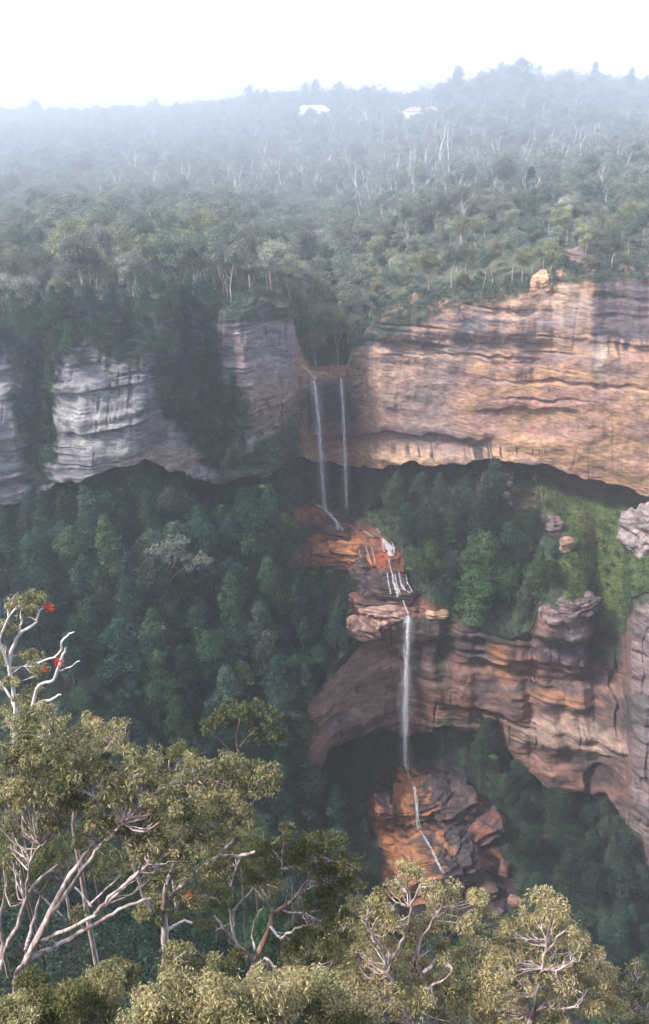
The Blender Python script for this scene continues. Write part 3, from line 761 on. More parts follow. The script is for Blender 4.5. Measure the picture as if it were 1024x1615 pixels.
# ------------------------------------------------------------------ scatter on the ground sheets
def scatter(G, n, mask_fn, mind, seed, xlim=(-120, 1144)):
    """random points on a sheet with a minimum spacing; returns list of (point, px, py)"""
    r = np.random.default_rng(seed)
    nu, nv = G.shape[:2]
    a = np.linalg.norm(np.cross(G[1:, :-1] - G[:-1, :-1], G[:-1, 1:] - G[:-1, :-1]), axis=-1)
    pp, qq = proj(G); c1, c2 = pp[:-1, :-1], qq[:-1, :-1]
    wgt = a * ((c1 > xlim[0]) & (c1 < xlim[1])) * mask_fn(c1, c2)
    p = (wgt / wgt.sum()).ravel()
    idx = r.choice(p.size, n, p=p)
    i, j = np.unravel_index(idx, wgt.shape)
    s, t = r.random(n)[:, None], r.random(n)[:, None]
    pts = G[i, j] * (1 - s) * (1 - t) + G[i + 1, j] * s * (1 - t) + G[i, j + 1] * (1 - s) * t + G[i + 1, j + 1] * s * t
    out, cell = [], {}
    for q in pts:
        k = (int(q[0] // mind), int(q[1] // mind)); ok = True
        for dx in (-1, 0, 1):
            for dy in (-1, 0, 1):
                for o in cell.get((k[0] + dx, k[1] + dy), ()):
                    if (o[0] - q[0]) ** 2 + (o[1] - q[1]) ** 2 + (o[2] - q[2]) ** 2 < mind * mind: ok = False; break
                if not ok: break
            if not ok: break
        if ok: cell.setdefault(k, []).append(q); out.append(q)
    out = np.array(out)
    return out, *proj(out)

TONES = [('dark blue-green', (0.7, 0.9, 1.0, 1)), ('deep green', (0.75, 1.0, 0.6, 1)), ('mid green', (1.35, 1.4, 0.85, 1)), ('grey-green', (1.7, 1.4, 1.4, 1)), ('near-black green', (0.42, 0.55, 0.6, 1))]
def zone_rain(x, y):
    if y < 590 and x < 335: return 'spilling over the top of the left bluffs'
    if y < 770 and x < 110: return 'in the narrow gully cutting the far left bluff'
    if y < 780 and x < 420: return 'in the steep gully between the two left bluffs'
    if x < 480:
        if y < 880: return 'right under the pale left bluff' if x < 240 else ('below the ledge left of the twin waterfalls' if x < 400 else 'on the bank left of the orange cascade')
        if y < 1020: return 'in the upper rows of the left slope' if x < 240 else 'mid-slope, level with the stepped cascade'
        if y < 1160: return 'half way down the left slope' if x < 280 else 'on the lower slope left of the second waterfall'
        return 'low on the left slope behind the foreground gums' if x < 400 else 'beside the left end of the lower cliff'
    if y < 1060: return 'behind the falls, under the upper cliff' if y < 800 else ('on the terrace right of the cascade' if x < 760 else 'near the pale boulders on the right terrace')
    if y < 1265 and x < 870: return 'inside the lower amphitheatre' if x < 650 else 'at the foot of the lower cliff right of the second waterfall'
    if x < 650: return 'on the bank left of the orange pool rocks'
    return 'on the gorge floor at lower right' if y > 1380 else 'below the rounded bench of the right lower cliff'

rain_pts = []
def m_terr(x, y):
    m = np.where(x < 470, y > K2(x)[0] + 22, 0)
    m = np.where((x >= 470), inpoly(x, y, [(575, 800), (640, 775), (760, 775), (835, 830), (880, 850), (880, 920), (842, 955), (830, 985), (740, 975), (700, 955), (660, 925), (640, 870), (600, 830)]), m)
    m = np.where(inpoly(x, y, [(440, 815), (475, 850), (445, 895), (500, 905), (560, 915), (565, 985), (530, 1040), (470, 1110), (430, 1100)]), 1, m) * (1 - polymask(x, y, ROCKPOLY, 2))
    return m
q, qx, qy = scatter(G_TERR, 9000, m_terr, 7.4, 501)
rain_pts += list(zip(q, qx, qy))
def m_low(x, y): return (x < 478).astype(float)
lowG = sheet([K3, K4], 300, [60])
q, qx, qy = scatter(lowG, 3000, m_low, 8.0, 502); rain_pts += list(zip(q, qx, qy))
def m_bas(x, y):  # open rock around the pool stays clear
    m = 1 - polymask(x, y, [(575, 1210), (640, 1185), (720, 1185), (760, 1225), (790, 1275), (815, 1340), (840, 1400), (830, 1470), (640, 1490), (600, 1420), (580, 1300)], 2)
    m = m * np.where((x > 560) & (x < 660) & (y < 1200), 0, 1)
    m = m * (1 - ((x > 865) & (y < K4(x)[0] + 14)))
    return m
q, qx, qy = scatter(G_BAS, 6000, m_bas, 8.0, 503); rain_pts += list(zip(q, qx, qy))
def m_up(x, y):
    a = inpoly(x, y, [(-60, 500), (40, 520), (95, 500), (240, 495), (330, 480), (335, 540), (250, 578), (180, 572), (130, 545), (90, 590), (30, 580), (-60, 560)]) * .6
    b_ = inpoly(x, y, [(30, 560), (92, 560), (80, 740), (60, 765), (48, 740), (22, 640)]) * 1.0
    c_ = inpoly(x, y, [(245, 520), (340, 510), (345, 610), (385, 640), (395, 710), (400, 745), (345, 740), (310, 700), (260, 660), (240, 600)]) * 1.0
    return np.maximum(np.maximum(a, b_), c_)
q, qx, qy = scatter(UPG, 3500, m_up, 4.0, 504)
gully = list(zip(q, qx, qy))

AL_T = [(-400, 800), (0, 792), (60, 770), (150, 752), (230, 735), (330, 758), (400, 745), (470, 775), (500, 800), (560, 790), (600, 742), (760, 735), (800, 742), (850, 770), (880, 840), (900, 930), (1024, 960)]
AL_B = [(-400, 900), (470, 1150), (500, 1215), (560, 1160), (620, 1125), (650, 1095), (700, 1068), (760, 1072), (820, 1112), (860, 1170), (900, 1200), (960, 1235), (1000, 1295), (1024, 1335), (1400, 1450)]
def fit(p, pr, s, low=.42):
    H, R = pr[2], pr[3]; x0_, y0_ = proj(p)
    gul = y0_ < K2(x0_)[0]
    if gul: return s
    bas = y0_ > K4(x0_)[0] - 8 and x0_ > 470
    while s > low:
        ok = True
        for fx, fz in ((0, 1.0), (-.8, .75), (.8, .75), (0, .5), (-.9, .4), (.9, .4)):
            tx, ty = proj(p + np.array([fx * R * s, 0, fz * H * s]))
            if ty < np.interp(tx, *zip(*(AL_B if bas else AL_T))): ok = False
            if not bas and inpoly(tx, ty, ROCKPOLY): ok = False
            if bas and inpoly(tx, ty, POOLPOLY): ok = False
            if not bas and 480 < tx < 1100 and ty > K3(tx)[0] + 6 and y0_ < K3(x0_)[0]: ok = False
        if ok: return s
        s *= .88
    return 0
def plant_rain(lst, smin, smax, base_name='rainforest_tree', zsq=(.8, 1.1)):
    for p, x, y in lst:
        k = rng.integers(0, len(RAIN)); ti = int(rng.choice(5, p=[.3, .22, .18, .14, .16]))
        s = fit(p, RAIN[k], rng.uniform(smin, smax)); zs_ = rng.uniform(*zsq) if s > smin else 1.0
        if s is None or s < .3: continue
        tn, colr = TONES[ti]
        size = 'large' if s > smin + .7 * (smax - smin) else ('small' if s < smin + .25 * (smax - smin) else 'mid-sized')
        shape = 'pointed' if k in (1, 4) else ('broad' if k in (2, 3) else 'rounded')
        lab = f"{size} {shape} {tn} tree {zone_rain(x, y)}"
        lab = ' '.join(lab.split()[:16])
        pz = p.copy(); pz[2] -= .4
        plant(base_name, RAIN[k], pz, s, rng.uniform(0, 6.28), lab, 'tree', f"{size} {shape} {tn} trees {zone_rain(x, y)}", colr, zs_)

rain_pts = [t for t in rain_pts if t[1] > -60 and fit(t[0], RAIN[0], 1.2) > 0]
order = sorted(rain_pts, key=lambda t: np.linalg.norm(t[0]))
vis = [t for t in order if -60 < t[1] < 1084 and t[2] < 1560]
print('rain candidates', len(rain_pts), 'visible', len(vis), 'gully', len(gully))
plant_rain(vis[:210], .9, 1.9)
plant_rain(gully[:90], .5, 1.0)

# ------------------------------------------------------------------ plateau forest: 300 nearest gums as things, the rest as one mass
def m_plat(x, y): return ((y < K1(x)[0] + 2)).astype(float) * (1 - blob(x, y, 1030, 330, 30, 6))
q, qx, qy = scatter(G_PLAT, 22000, lambda x, y: m_plat(x, y) * (y > 350), 7.6, 511, xlim=(-140, 1164))
q2_, _, _ = scatter(G_PLAT, 30000, lambda x, y: m_plat(x, y) * (y <= 352) * (1 - blob(x, y, 494, 202, 30, 9, 0, .1)) * (1 - blob(x, y, 668, 203, 32, 9, 0, .1)) * (1 - blob(x, y, 322, 213, 20, 6, 0, .1)), 12.5, 514, xlim=(-140, 1164))
q = np.vstack([q, q2_]); qx, qy = proj(q)
dist = np.linalg.norm(q, axis=1)
o_ = np.argsort(dist); q, qx, qy, dist = q[o_], qx[o_], qy[o_], dist[o_]
print('plateau trees', len(q))
def zone_plat(x, y):
    if y > 420:
        return ('on the rim above the far left bluff' if x < 90 else 'on the rim above the broad pale bluff' if x < 235 else 'at the head of the steep gully' if x < 330 else 'on the rim above the middle bluff' if x < 470 else 'in the creek dip above the twin falls' if x < 570 else 'on the rim above the orange wall')
    if y > 340: return 'on the forested slope ' + ('at far left' if x < 100 else 'above the broad pale bluff' if x < 240 else 'above the steep gully' if x < 400 else 'behind the creek dip' if x < 600 else 'above the orange wall' if x < 850 else 'at far right')
    return 'on the hazy plateau ' + ('at left' if x < 340 else 'behind the falls' if x < 680 else 'at right')
GT = [('grey-green', (1.0, 1.0, 1.0, 1)), ('olive', (1.25, 1.15, .8, 1)), ('dark green', (.6, .72, .62, 1)), ('yellowish green', (1.25, 1.2, .8, 1)), ('pale grey-green', (1.5, 1.5, 1.4, 1))]
near_n = 270
for p, x, y in zip(q[:near_n], qx, qy):
    k = rng.integers(0, len(GUM)); ti = int(rng.choice(5, p=[.3, .25, .25, .08, .12])); s = rng.uniform(.75, 1.35)
    if x > 560: s *= .65
    size = 'tall' if s > .95 else ('mid-height' if s > .68 else 'low')
    plant('gum_tree', GUM[k], p, s, rng.uniform(0, 6.28), f"{size} {GT[ti][0]} gum tree {zone_plat(x, y)}", 'tree', f"{size} {GT[ti][0]} gum trees {zone_plat(x, y)}", GT[ti][1])

def gn_scatter(name, points, protos, scales, seed, label, cat, color_var=None, align=None, group=None):
    """ONE object: copies of a few crown meshes on many points (uncountable mass)"""
    me = bpy.data.meshes.new(name)
    me.vertices.add(len(points)); me.vertices.foreach_set('co', np.asarray(points, np.float32).ravel())
    r = np.random.default_rng(seed)
    for an, ar in (('sc', scales), ('rt', r.uniform(0, 6.28, len(points))), ('vr', r.integers(0, len(protos), len(points)).astype(float))):
        a = me.attributes.new(an, 'FLOAT', 'POINT'); a.data.foreach_set('value', np.asarray(ar, np.float32))
    o = put(name, me, kind='stuff'); o['label'] = label; o['category'] = cat
    if color_var: o.color = color_var
    ng = bpy.data.node_groups.new(name, 'GeometryNodeTree')
    ng.interface.new_socket('Geometry', in_out='INPUT', socket_type='NodeSocketGeometry')
    ng.interface.new_socket('Geometry', in_out='OUTPUT', socket_type='NodeSocketGeometry')
    N = ng.nodes; gi = N.new('NodeGroupInput'); go = N.new('NodeGroupOutput'); jn_ = N.new('GeometryNodeJoinGeometry')
    def attr(nm):
        a = N.new('GeometryNodeInputNamedAttribute'); a.data_type = 'FLOAT'; a.inputs['Name'].default_value = nm; return a.outputs['Attribute']
    for k, pr in enumerate(protos):
        oi = N.new('GeometryNodeObjectInfo'); oi.inputs['Object'].default_value = pr; oi.transform_space = 'ORIGINAL'
        cmp_ = N.new('FunctionNodeCompare'); cmp_.data_type = 'FLOAT'; cmp_.operation = 'EQUAL'; cmp_.inputs['B'].default_value = k; cmp_.inputs['Epsilon'].default_value = .1
        ng.links.new(attr('vr'), cmp_.inputs['A'])
        ip = N.new('GeometryNodeInstanceOnPoints')
        ng.links.new(gi.outputs[0], ip.inputs['Points']); ng.links.new(cmp_.outputs['Result'], ip.inputs['Selection']); ng.links.new(oi.outputs['Geometry'], ip.inputs['Instance'])
        cx = N.new('ShaderNodeCombineXYZ'); ng.links.new(attr('rt'), cx.inputs['Z']); ng.links.new(cx.outputs[0], ip.inputs['Rotation'])
        cs = N.new('ShaderNodeCombineXYZ')
        for i in range(3): ng.links.new(attr('sc'), cs.inputs[i])
        ng.links.new(cs.outputs[0], ip.inputs['Scale'])
        ng.links.new(ip.outputs[0], jn_.inputs[0])
    ng.links.new(jn_.outputs[0], go.inputs[0])
    md = o.modifiers.new('scatter', 'NODES'); md.node_group = ng
    return o

# (their crowns are made above; the farthest ones stand in one mass)
def first(name, part=None, k=0):
    """objects whose mesh serves the mass scatters"""
    return [o for o in C.objects if o.name.split('.')[0] == name]
gum_crowns = {}
for o in C.objects:
    if o.name.split('.')[0] == 'crown': gum_crowns.setdefault(o.data.name, o)
gum_list = [gum_crowns[t[0].name] for t in GUM]
rain_list = [gum_crowns[t[0].name] for t in RAIN if t[0].name in gum_crowns]
trunks = {}
for o in C.objects:
    if o.name.split('.')[0] == 'trunk': trunks.setdefault(o.data.name, o)
far_p = np.array([t[0] for t in vis[210:]] + [t[0] for t in gully[90:190]])
far_s = np.array([max(.5, fit(t[0], RAIN[3], rng.uniform(.8, 1.7)) or .5) for t in vis[210:]] + [rng.uniform(.45, .9) for t in gully[90:190]])
gn_scatter('slope_forest', far_p, rain_list, far_s, 525, 'farther dark rainforest trees massed under the upper cliff', 'forest')
gtr = [trunks[t[1].name] for t in GUM]
rest, rx, ry = q[near_n:], qx[near_n:], qy[near_n:]
rs = rng.uniform(.8, 1.45, len(rest)) * np.where((rx > 560) & (ry > 340), .75, 1) * np.interp(rest[:, 1], [350, 700, 1300, 2200], [1, 1.3, 1.75, 2.2])
sel = rng.random(len(rest)) < .72
gn_scatter('distant_gum_forest', rest[sel], gum_list, rs[sel], 521, 'hazy grey-green gum forest covering the plateau behind the cliffs', 'forest')
gn_scatter('distant_dark_forest', rest[~sel], rain_list, rs[~sel] * 1.0, 522, 'darker bushy trees mixed through the hazy plateau forest', 'forest')
b2, bx2, by2 = scatter(G_PLAT, 40000, m_plat, 3.6, 512, xlim=(-140, 1164))
nearm = b2[:, 1] < 900
sh_src = []
for k, t in enumerate(SHRUB):
    pass

# low scrub fills between the trees: plateau, slopes, ledges
shrub_objs = []
def zone_shrub(x, y): return zone_plat(x, y) if y < 560 and x > 0 and y < K1(np.array([x]))[0][0] + 5 else zone_rain(x, y)
def m_ledge(x, y):
    a = inpoly(x, y, [(330, 600), (400, 640), (470, 640), (475, 720), (400, 745), (330, 745)])
    b_ = blob(x, y, 560, 620, 14, 45, 0) + blob(x, y, 478, 640, 12, 40, 0) + blob(x, y, 62, 650, 30, 120, 0)
    c_ = (y - K1(x)[0] > -10) & (y - K1(x)[0] < 8 + 22 * np.maximum(0, fbm(x / 22, x * 0, None, 88, 3)))
    d_ = inpoly(x, y, [(235, 480), (345, 470), (350, 620), (400, 700), (330, 745), (260, 660)])
    return (a | (b_ > .3) | (c_ & (x < 1400)) | d_).astype(float) * (1 - ((x > 475) & (x < 548) & (y > 575)))
qs, sx_, sy_ = scatter(UPG, 6000, m_ledge, 2.2, 531)
print('ledge shrubs', len(qs))
o_ = rng.permutation(len(qs)); qs, sx_, sy_ = qs[o_], sx_[o_], sy_[o_]
for p, x, y in zip(qs[:180], sx_, sy_):
    k = rng.integers(0, 4); ti = int(rng.integers(0, 4)); s = rng.uniform(.7, 1.6)
    where = ('on the upper cliff rim ' + ('at left' if x < 330 else 'above the middle bluff' if x < 480 else 'above the orange wall' if x < 850 else 'at far right')) if abs(y - K1(np.array([x]))[0][0]) < 16 else ('on ledges left of the twin falls' if 330 < x < 500 else 'beside the right twin fall' if x > 500 else 'clinging in the left gullies')
    o = plant('shrub', SHRUB[k], p - np.array([0, .3, .3]), s, rng.uniform(0, 6.28), f"{'small' if s < 1.1 else 'full'} {TONES[ti][0]} shrub {where}", 'shrub', f"{'small' if s < 1.1 else 'full'} {TONES[ti][0]} shrubs {where}", TONES[ti][1])
    if len(shrub_objs) <= k and k == len(shrub_objs): shrub_objs.append(o)
by_mesh = {}
for o in C.objects:
    if o.name.split('.')[0] == 'shrub': by_mesh.setdefault(o.data.name, o)
shrub_objs = list(by_mesh.values())
if len(qs) > 180:
    gn_scatter('ledge_scrub', qs[180:] - np.array([0, .2, .3]), shrub_objs, rng.uniform(.5, 1.35, len(qs) - 180), 532, 'dark scrub massed along the rim and gullies of the upper cliff', 'scrub')
gn_scatter('plateau_scrub', b2[nearm], shrub_objs, rng.uniform(.8, 1.4, nearm.sum()) * np.interp(b2[nearm][:, 1], [350, 800], [1, 1.7]), 533, 'low scrub filling between the gum trees on the plateau', 'scrub')
def m_und(x, y):
    return (1 - polymask(x, y, ROCKPOLY, 3)) * np.where((x > 850) & (y < 1000), .16, 1) * np.where((x > 840) & (x < 1024) & (y < 800) , .05, 1) * (y > K2(x)[0] + 6)
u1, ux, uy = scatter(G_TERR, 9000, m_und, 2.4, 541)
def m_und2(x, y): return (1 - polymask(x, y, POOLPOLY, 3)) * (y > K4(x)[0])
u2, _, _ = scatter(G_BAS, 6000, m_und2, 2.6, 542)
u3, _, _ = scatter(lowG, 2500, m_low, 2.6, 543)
gh = G_HILL[:, 32:, :]
u4, hx_, hy_ = scatter(gh, 12000, lambda x, y: ((y > 1000) & (y < 1640)) * 1.0, 1.2, 545)
gn_scatter('hillside_scrub', u4, shrub_objs, rng.uniform(.4, .95, len(u4)), 546, 'dark scrub covering the near hillside under the gums', 'scrub')
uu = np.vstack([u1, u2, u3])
gn_scatter('undergrowth', uu, shrub_objs, rng.uniform(.6, 1.25, len(uu)), 544, 'undergrowth with painted-in shade between the rainforest trees on the slopes', 'undergrowth', (.35, .42, .42, 1))  # tint darkened to paint in the shaded gaps between crowns

fs, fx_, fy_ = scatter(G_TERR, 3500, lambda x, y: ((y > K2(x)[0] - 2) & (y < K2(x)[0] + 34)) * (1 - .75 * ((x > 850))) * (1 - polymask(x, y, ROCKPOLY, 6)), 1.8, 547)
gn_scatter('cliff_foot_scrub', fs, shrub_objs, rng.uniform(.5, 1.3, len(fs)), 548, 'ragged scrub along the foot of the upper cliff', 'scrub')
fs, fx_, fy_ = scatter(G_BAS, 2500, lambda x, y: ((y > K4(x)[0] - 2) & (y < K4(x)[0] + 30) & (x > 490)) * 1.0, 1.8, 549)
gn_scatter('gorge_foot_scrub', fs, shrub_objs, rng.uniform(.5, 1.3, len(fs)), 550, 'ragged scrub along the foot of the lower cliff', 'scrub')
# grass and bracken on the open slope at right
def m_grass(x, y): return (.25 + .75 * sstep(-.3, .3, fbm(x / 22, y / 22, None, 556, 3))) *  polymask(x, y, [(850, 742), (1060, 790), (1060, 925), (990, 935), (985, 995), (905, 990), (885, 900), (905, 850), (850, 800), (740, 745)], 6)
gp, gx, gy = scatter(G_TERR, 26000, m_grass, .55, 551)
mb = MB(); r = np.random.default_rng(552)
n = len(gp) * 4
cc = np.repeat(gp, 4, 0) + r.normal(0, .35, (n, 3)) * np.array([1, 1, .2]); hh = r.uniform(.35, 1.0, n)
dv = r.normal(0, .35, (n, 3)); dv[:, 2] = 1
V, Fc, A = leaves(cc + np.array([0, 0, .3]), dv, rdir(r, n) * np.array([1, 1, .3]), hh, .28 * np.ones(n), (fbm(cc[:, 0] / 7, cc[:, 1] / 7, None, 553, 3) * .6 + .5 + r.normal(0, .15, n)).clip(0, 1))
mb.add(V, Fc, A)
put('grass', mb.mesh('grass'), M_GRASS, kind='stuff', label='bright green grass and bracken on the open slope under the right wall', category='grass')

# ferns
for i, (x, y, s) in enumerate([(418, 752, 1.6), (415, 768, 1.3), (388, 862, 1.7), (400, 852, 1.3), (372, 868, 1.2), (495, 905, 1.4), (520, 903, 1.3), (455, 860, 1.2), (350, 800, 1.2), (330, 830, 1.1), (362, 815, 1.3),
                              (645, 900, 1.2), (700, 1090, 1.3), (776, 1195, 1.5), (580, 850, 1.0), (430, 790, 1.2), (310, 812, 1.2)]):
    KK, Kb = (K2, K3) if y < 1000 else (K4, K4b)
    a, b_ = KK(x), Kb(x); t = (y - a[0]) / (b_[0] - a[0]); t = max(0.02, t)
    A_, B_ = P(x, *a), P(x, *b_); best = min(np.linspace(0, 1, 60), key=lambda tt: abs(proj((A_ * (1 - tt) + B_ * tt))[1] - y - 4))
    p = A_ * (1 - best) + B_ * best + np.array([0, -1.5, 1.6])
    lab = ['brightest lime tree fern on the ledge left of the twin falls', 'lime tree fern just below the brightest one on the ledge', 'bright tree fern left of the orange cascade rock'][i] if i < 3 else 'light green tree fern among the dark slope trees'
    plant('tree_fern', FERN[i % 2], p, s * .75, i * 1.3, lab, 'tree fern', 'light green tree ferns among the slope trees' if i >= 3 else 'tree ferns left of the falls')

# ------------------------------------------------------------------ bare pale trees on the plateau and rim (each placed where it stands)
def ground_at(G, x, y):
    pp, qq = proj(G)
    k = np.argmin((pp - x) ** 2 + (qq - y) ** 2); return G.reshape(-1, 3)[k].copy()
bare = [(176, 505, 62, 'leaning pale twin trunk on the rim above the left bluff'), (222, 500, 55, 'slanting brown-white trunk right of the twin trunk on the left rim'), (312, 500, 75, 'straight thin white trunk near the middle bluff'),
        (338, 490, 40, 'short forked white trunk on the left edge of the middle bluff'), (462, 480, 60, 'thin pale trunk above the right edge of the middle bluff'), (381, 375, 90, 'tallest forked white trunk in the misty centre'), (258, 340, 60, 'slanting white trunk in the haze left of centre'),
        (535, 375, 70, 'thin upright white trunk behind the creek dip'), (578, 420, 40, 'crooked little white trunk on the slope above the falls'), (650, 335, 80, 'tall straight pale trunk left of the paired trunks'), (693, 310, 95, 'left of the paired tall white trunks'),
        (698, 300, 90, 'right of the paired tall white trunks'), (722, 362, 80, 'crooked white snag on the slope above the orange wall'), (775, 290, 65, 'upright white trunk in the right haze'), (845, 290, 50, 'single straight white pole-like trunk at right'), (952, 275, 45, 'leaning Y-shaped white trunk at far right'),
        (445, 350, 85, 'thin white trunk right of the tallest forked one'), (670, 300, 60, 'slim white trunk behind the paired trunks'), (612, 355, 60, 'slim pale trunk left of the tall straight one'), (520, 300, 60, 'hazy bare trunk above the creek dip'), (565, 330, 70, 'hazy bare trunk right of the creek dip'),
        (300, 320, 60, 'faint bare trunk in the left haze'), (215, 310, 70, 'faint tall bare trunk below the orange-leaved tree'), (420, 280, 60, 'faint bare trunk in the centre haze'), (820, 330, 40, 'spreading bare crown on the right slope'), (625, 320, 70, 'slender bare trunk in the centre-right haze'), (740, 250, 50, 'faint bare trunk under the dark pines')]
for i, (x, y, h, lab) in enumerate(bare):
    p = ground_at(G_PLAT, x, min(y, K1(x)[0] - 1)); H = h * np.linalg.norm(p) / F0 * 1.02
    pr = BARE[i % 5]
    plant('bare_tree', pr, p, H / pr[2], i * 1.7, lab, 'bare tree', 'bare pale trees on the plateau', zs=1.0)
q3, x3, y3 = scatter(G_PLAT, 5000, lambda x, y: inpoly(x, y, [(180, 330), (180, 215), (440, 200), (900, 190), (1024, 200), (1024, 260), (820, 340), (720, 400), (600, 440), (420, 430), (250, 420)]) * (1 + 14. * (y > 300)), 9, 561)
for i, (p, x, y) in enumerate(zip(q3[:230], x3, y3)):
    if abs(x - 540) < 35 and y > 400: continue
    pr = BARE[i % 5]; z_ = zone_plat(x, y)
    plant('bare_tree', pr, p, rng.uniform(.9, 1.4) * np.interp(p[1], [300, 900, 1600], [1, 1.8, 2.6]), rng.uniform(0, 6), f"leafless white-stemmed tree {z_}", 'bare tree', f"leafless white-stemmed trees {z_}")

bare_src = {}
for o in C.objects:
    if o.name.split('.')[0] == 'bare_tree': bare_src.setdefault(o.data.name, o)
b3, _, _ = scatter(G_PLAT, 5000, lambda x, y: inpoly(x, y, [(-60, 400), (-60, 225), (440, 198), (900, 185), (1084, 185), (1084, 330), (820, 350), (720, 420), (600, 450), (420, 440), (250, 430)]) * (1 + 5. * (x > 340)), 11, 562)
gn_scatter('distant_bare_trunks', b3[:750], list(bare_src.values()), rng.uniform(.8, 1.35, len(b3[:750])) * np.interp(b3[:750, 1], [300, 900, 1600], [1, 1.8, 2.6]), 563, 'many more thin pale leafless trunks standing through the hazy forest', 'bare trees')

# skyline trees
M_AUT = leaf_material('autumn_leaves', [(0.35, 0.13, 0.05), (0.5, 0.22, 0.09)], 0.1)
sky_trees = [(815, 108, 62, 'tallest broad dark tree on the right skyline', 3, .95), (845, 115, 28, 'narrow dark conifer right of the tallest skyline tree', 4, 1), (720, 120, 40, 'open-topped tree on the skyline left of the dark pines', 0, 1), (760, 128, 45, 'dark tree filling the skyline left of the tallest one', 2, 1), (785, 130, 40, 'round dark tree touching the tallest skyline tree', 3, 1),
             (930, 112, 30, 'spiky pale conifer on the right skyline', 4, 1), (990, 120, 24, 'pointed conifer at the far right skyline', 4, 1), (960, 150, 40, 'bushy tree between the two right conifers', 0, 1), (900, 140, 45, 'rounded skyline tree right of the red-leaved one', 2, 1),
             (500, 138, 34, 'dark tree behind the white-roofed house', 0, 1), (535, 140, 34, 'rounded dark tree right of the white-roofed house', 3, 1), (575, 148, 34, 'lower dark tree between the two houses', 2, 1), (395, 145, 26, 'small tall tree alone on the centre skyline', 1, 1), (420, 152, 26, 'round tree beside the lone tall skyline tree', 0, 1),
             (330, 172, 40, 'dark tree above the small orange-roofed house', 2, 1), (365, 175, 34, 'bushy tree right of the orange-roofed house', 0, 1), (280, 170, 34, 'bushy tree left of the orange-roofed house', 3, 1), (210, 175, 40, 'broad hazy tree on the left skyline', 0, 1), (120, 178, 40, 'spreading hazy tree on the left skyline', 3, 1), (60, 170, 30, 'small hazy tree near the left edge skyline', 2, 1), (15, 182, 40, 'hazy tree at the left frame edge', 0, 1), (610, 165, 30, 'low tree left of the cream house', 2, 1), (450, 175, 34, 'low tree left of the white-roofed house', 2, 1), (165, 190, 30, 'low hazy tree on the left skyline', 2, 1), (690, 155, 30, 'dark tree right of the cream house', 1, 1), (1020, 150, 40, 'hazy tree at the right frame edge', 3, 1)]
for x, ytop, wpx, lab, k, s_ in sky_trees:
    b0 = ground_at(G_PLAT, x, P4(np.array([x]))[0][0] + 6); D = np.linalg.norm(b0)
    x_, y_ = proj(b0); H = (y_ - ytop) / F0 * D * 1.0; pr = RAIN[k]; sc = wpx / F0 * D / (2 * pr[3] * 1.05)
    sc = max(sc, H / pr[2] * .9)
    plant('skyline_tree', pr, b0, sc, x, lab, 'tree', 'trees along the skyline', (1.1, 1.1, 1.15, 1), H / pr[2] / sc)
crest = []
for row, (o1, o2) in enumerate([(0, 3), (3, 8), (8, 15)]):
    for x in np.arange(-60, 1100, 7.5):
        xx = x + rng.uniform(-4, 4); c_ = P4(np.array([xx])); crest.append(ground_at(G_PLAT, xx, c_[0][0] + rng.uniform(o1, o2)))
crest = np.array(crest); cpx, cpy = proj(crest)
crest = crest[((np.abs(cpx - 494) > 30) | (cpy < 186)) & ((np.abs(cpx - 668) > 32) | (cpy < 193))]
gn_scatter('skyline_forest', crest, rain_list[:4] + gum_list[:3], rng.uniform(1.2, 2.6, len(crest)) * np.interp(crest[:, 1], [1700, 2500], [1.35, 1.6]) * (1 + .35 * fbm(crest[:, 0] / 90, crest[:, 1] * 0, None, 77, 2)) * (1 + .18 * blob(proj(crest)[0], 0, 800, 0, 120, 1) + .4 * blob(proj(crest)[0], 0, 540, 0, 65, 1)), 571, 'continuous hazy row of trees along the skyline', 'forest')
for (x, y, H, colr, lab) in [(198, 245, 19, None, 'orange autumn tree glowing in the left haze'), (882, 175, 22, None, 'tall reddish autumn tree on the right skyline'), (250, 395, 7, None, 'small orange-tinged tree on the left forest slope')]:
    b0 = ground_at(G_PLAT, x, y); m2 = RAIN[2][0].copy(); m2.materials.clear(); m2.materials.append(M_AUT)
    o = thing('autumn_tree', lab, 'tree', b0); sc = H / RAIN[2][2]; o.scale = (sc, sc, sc)
    put('crown', m2, parent=o); put('trunk', RAIN[2][1], parent=o)

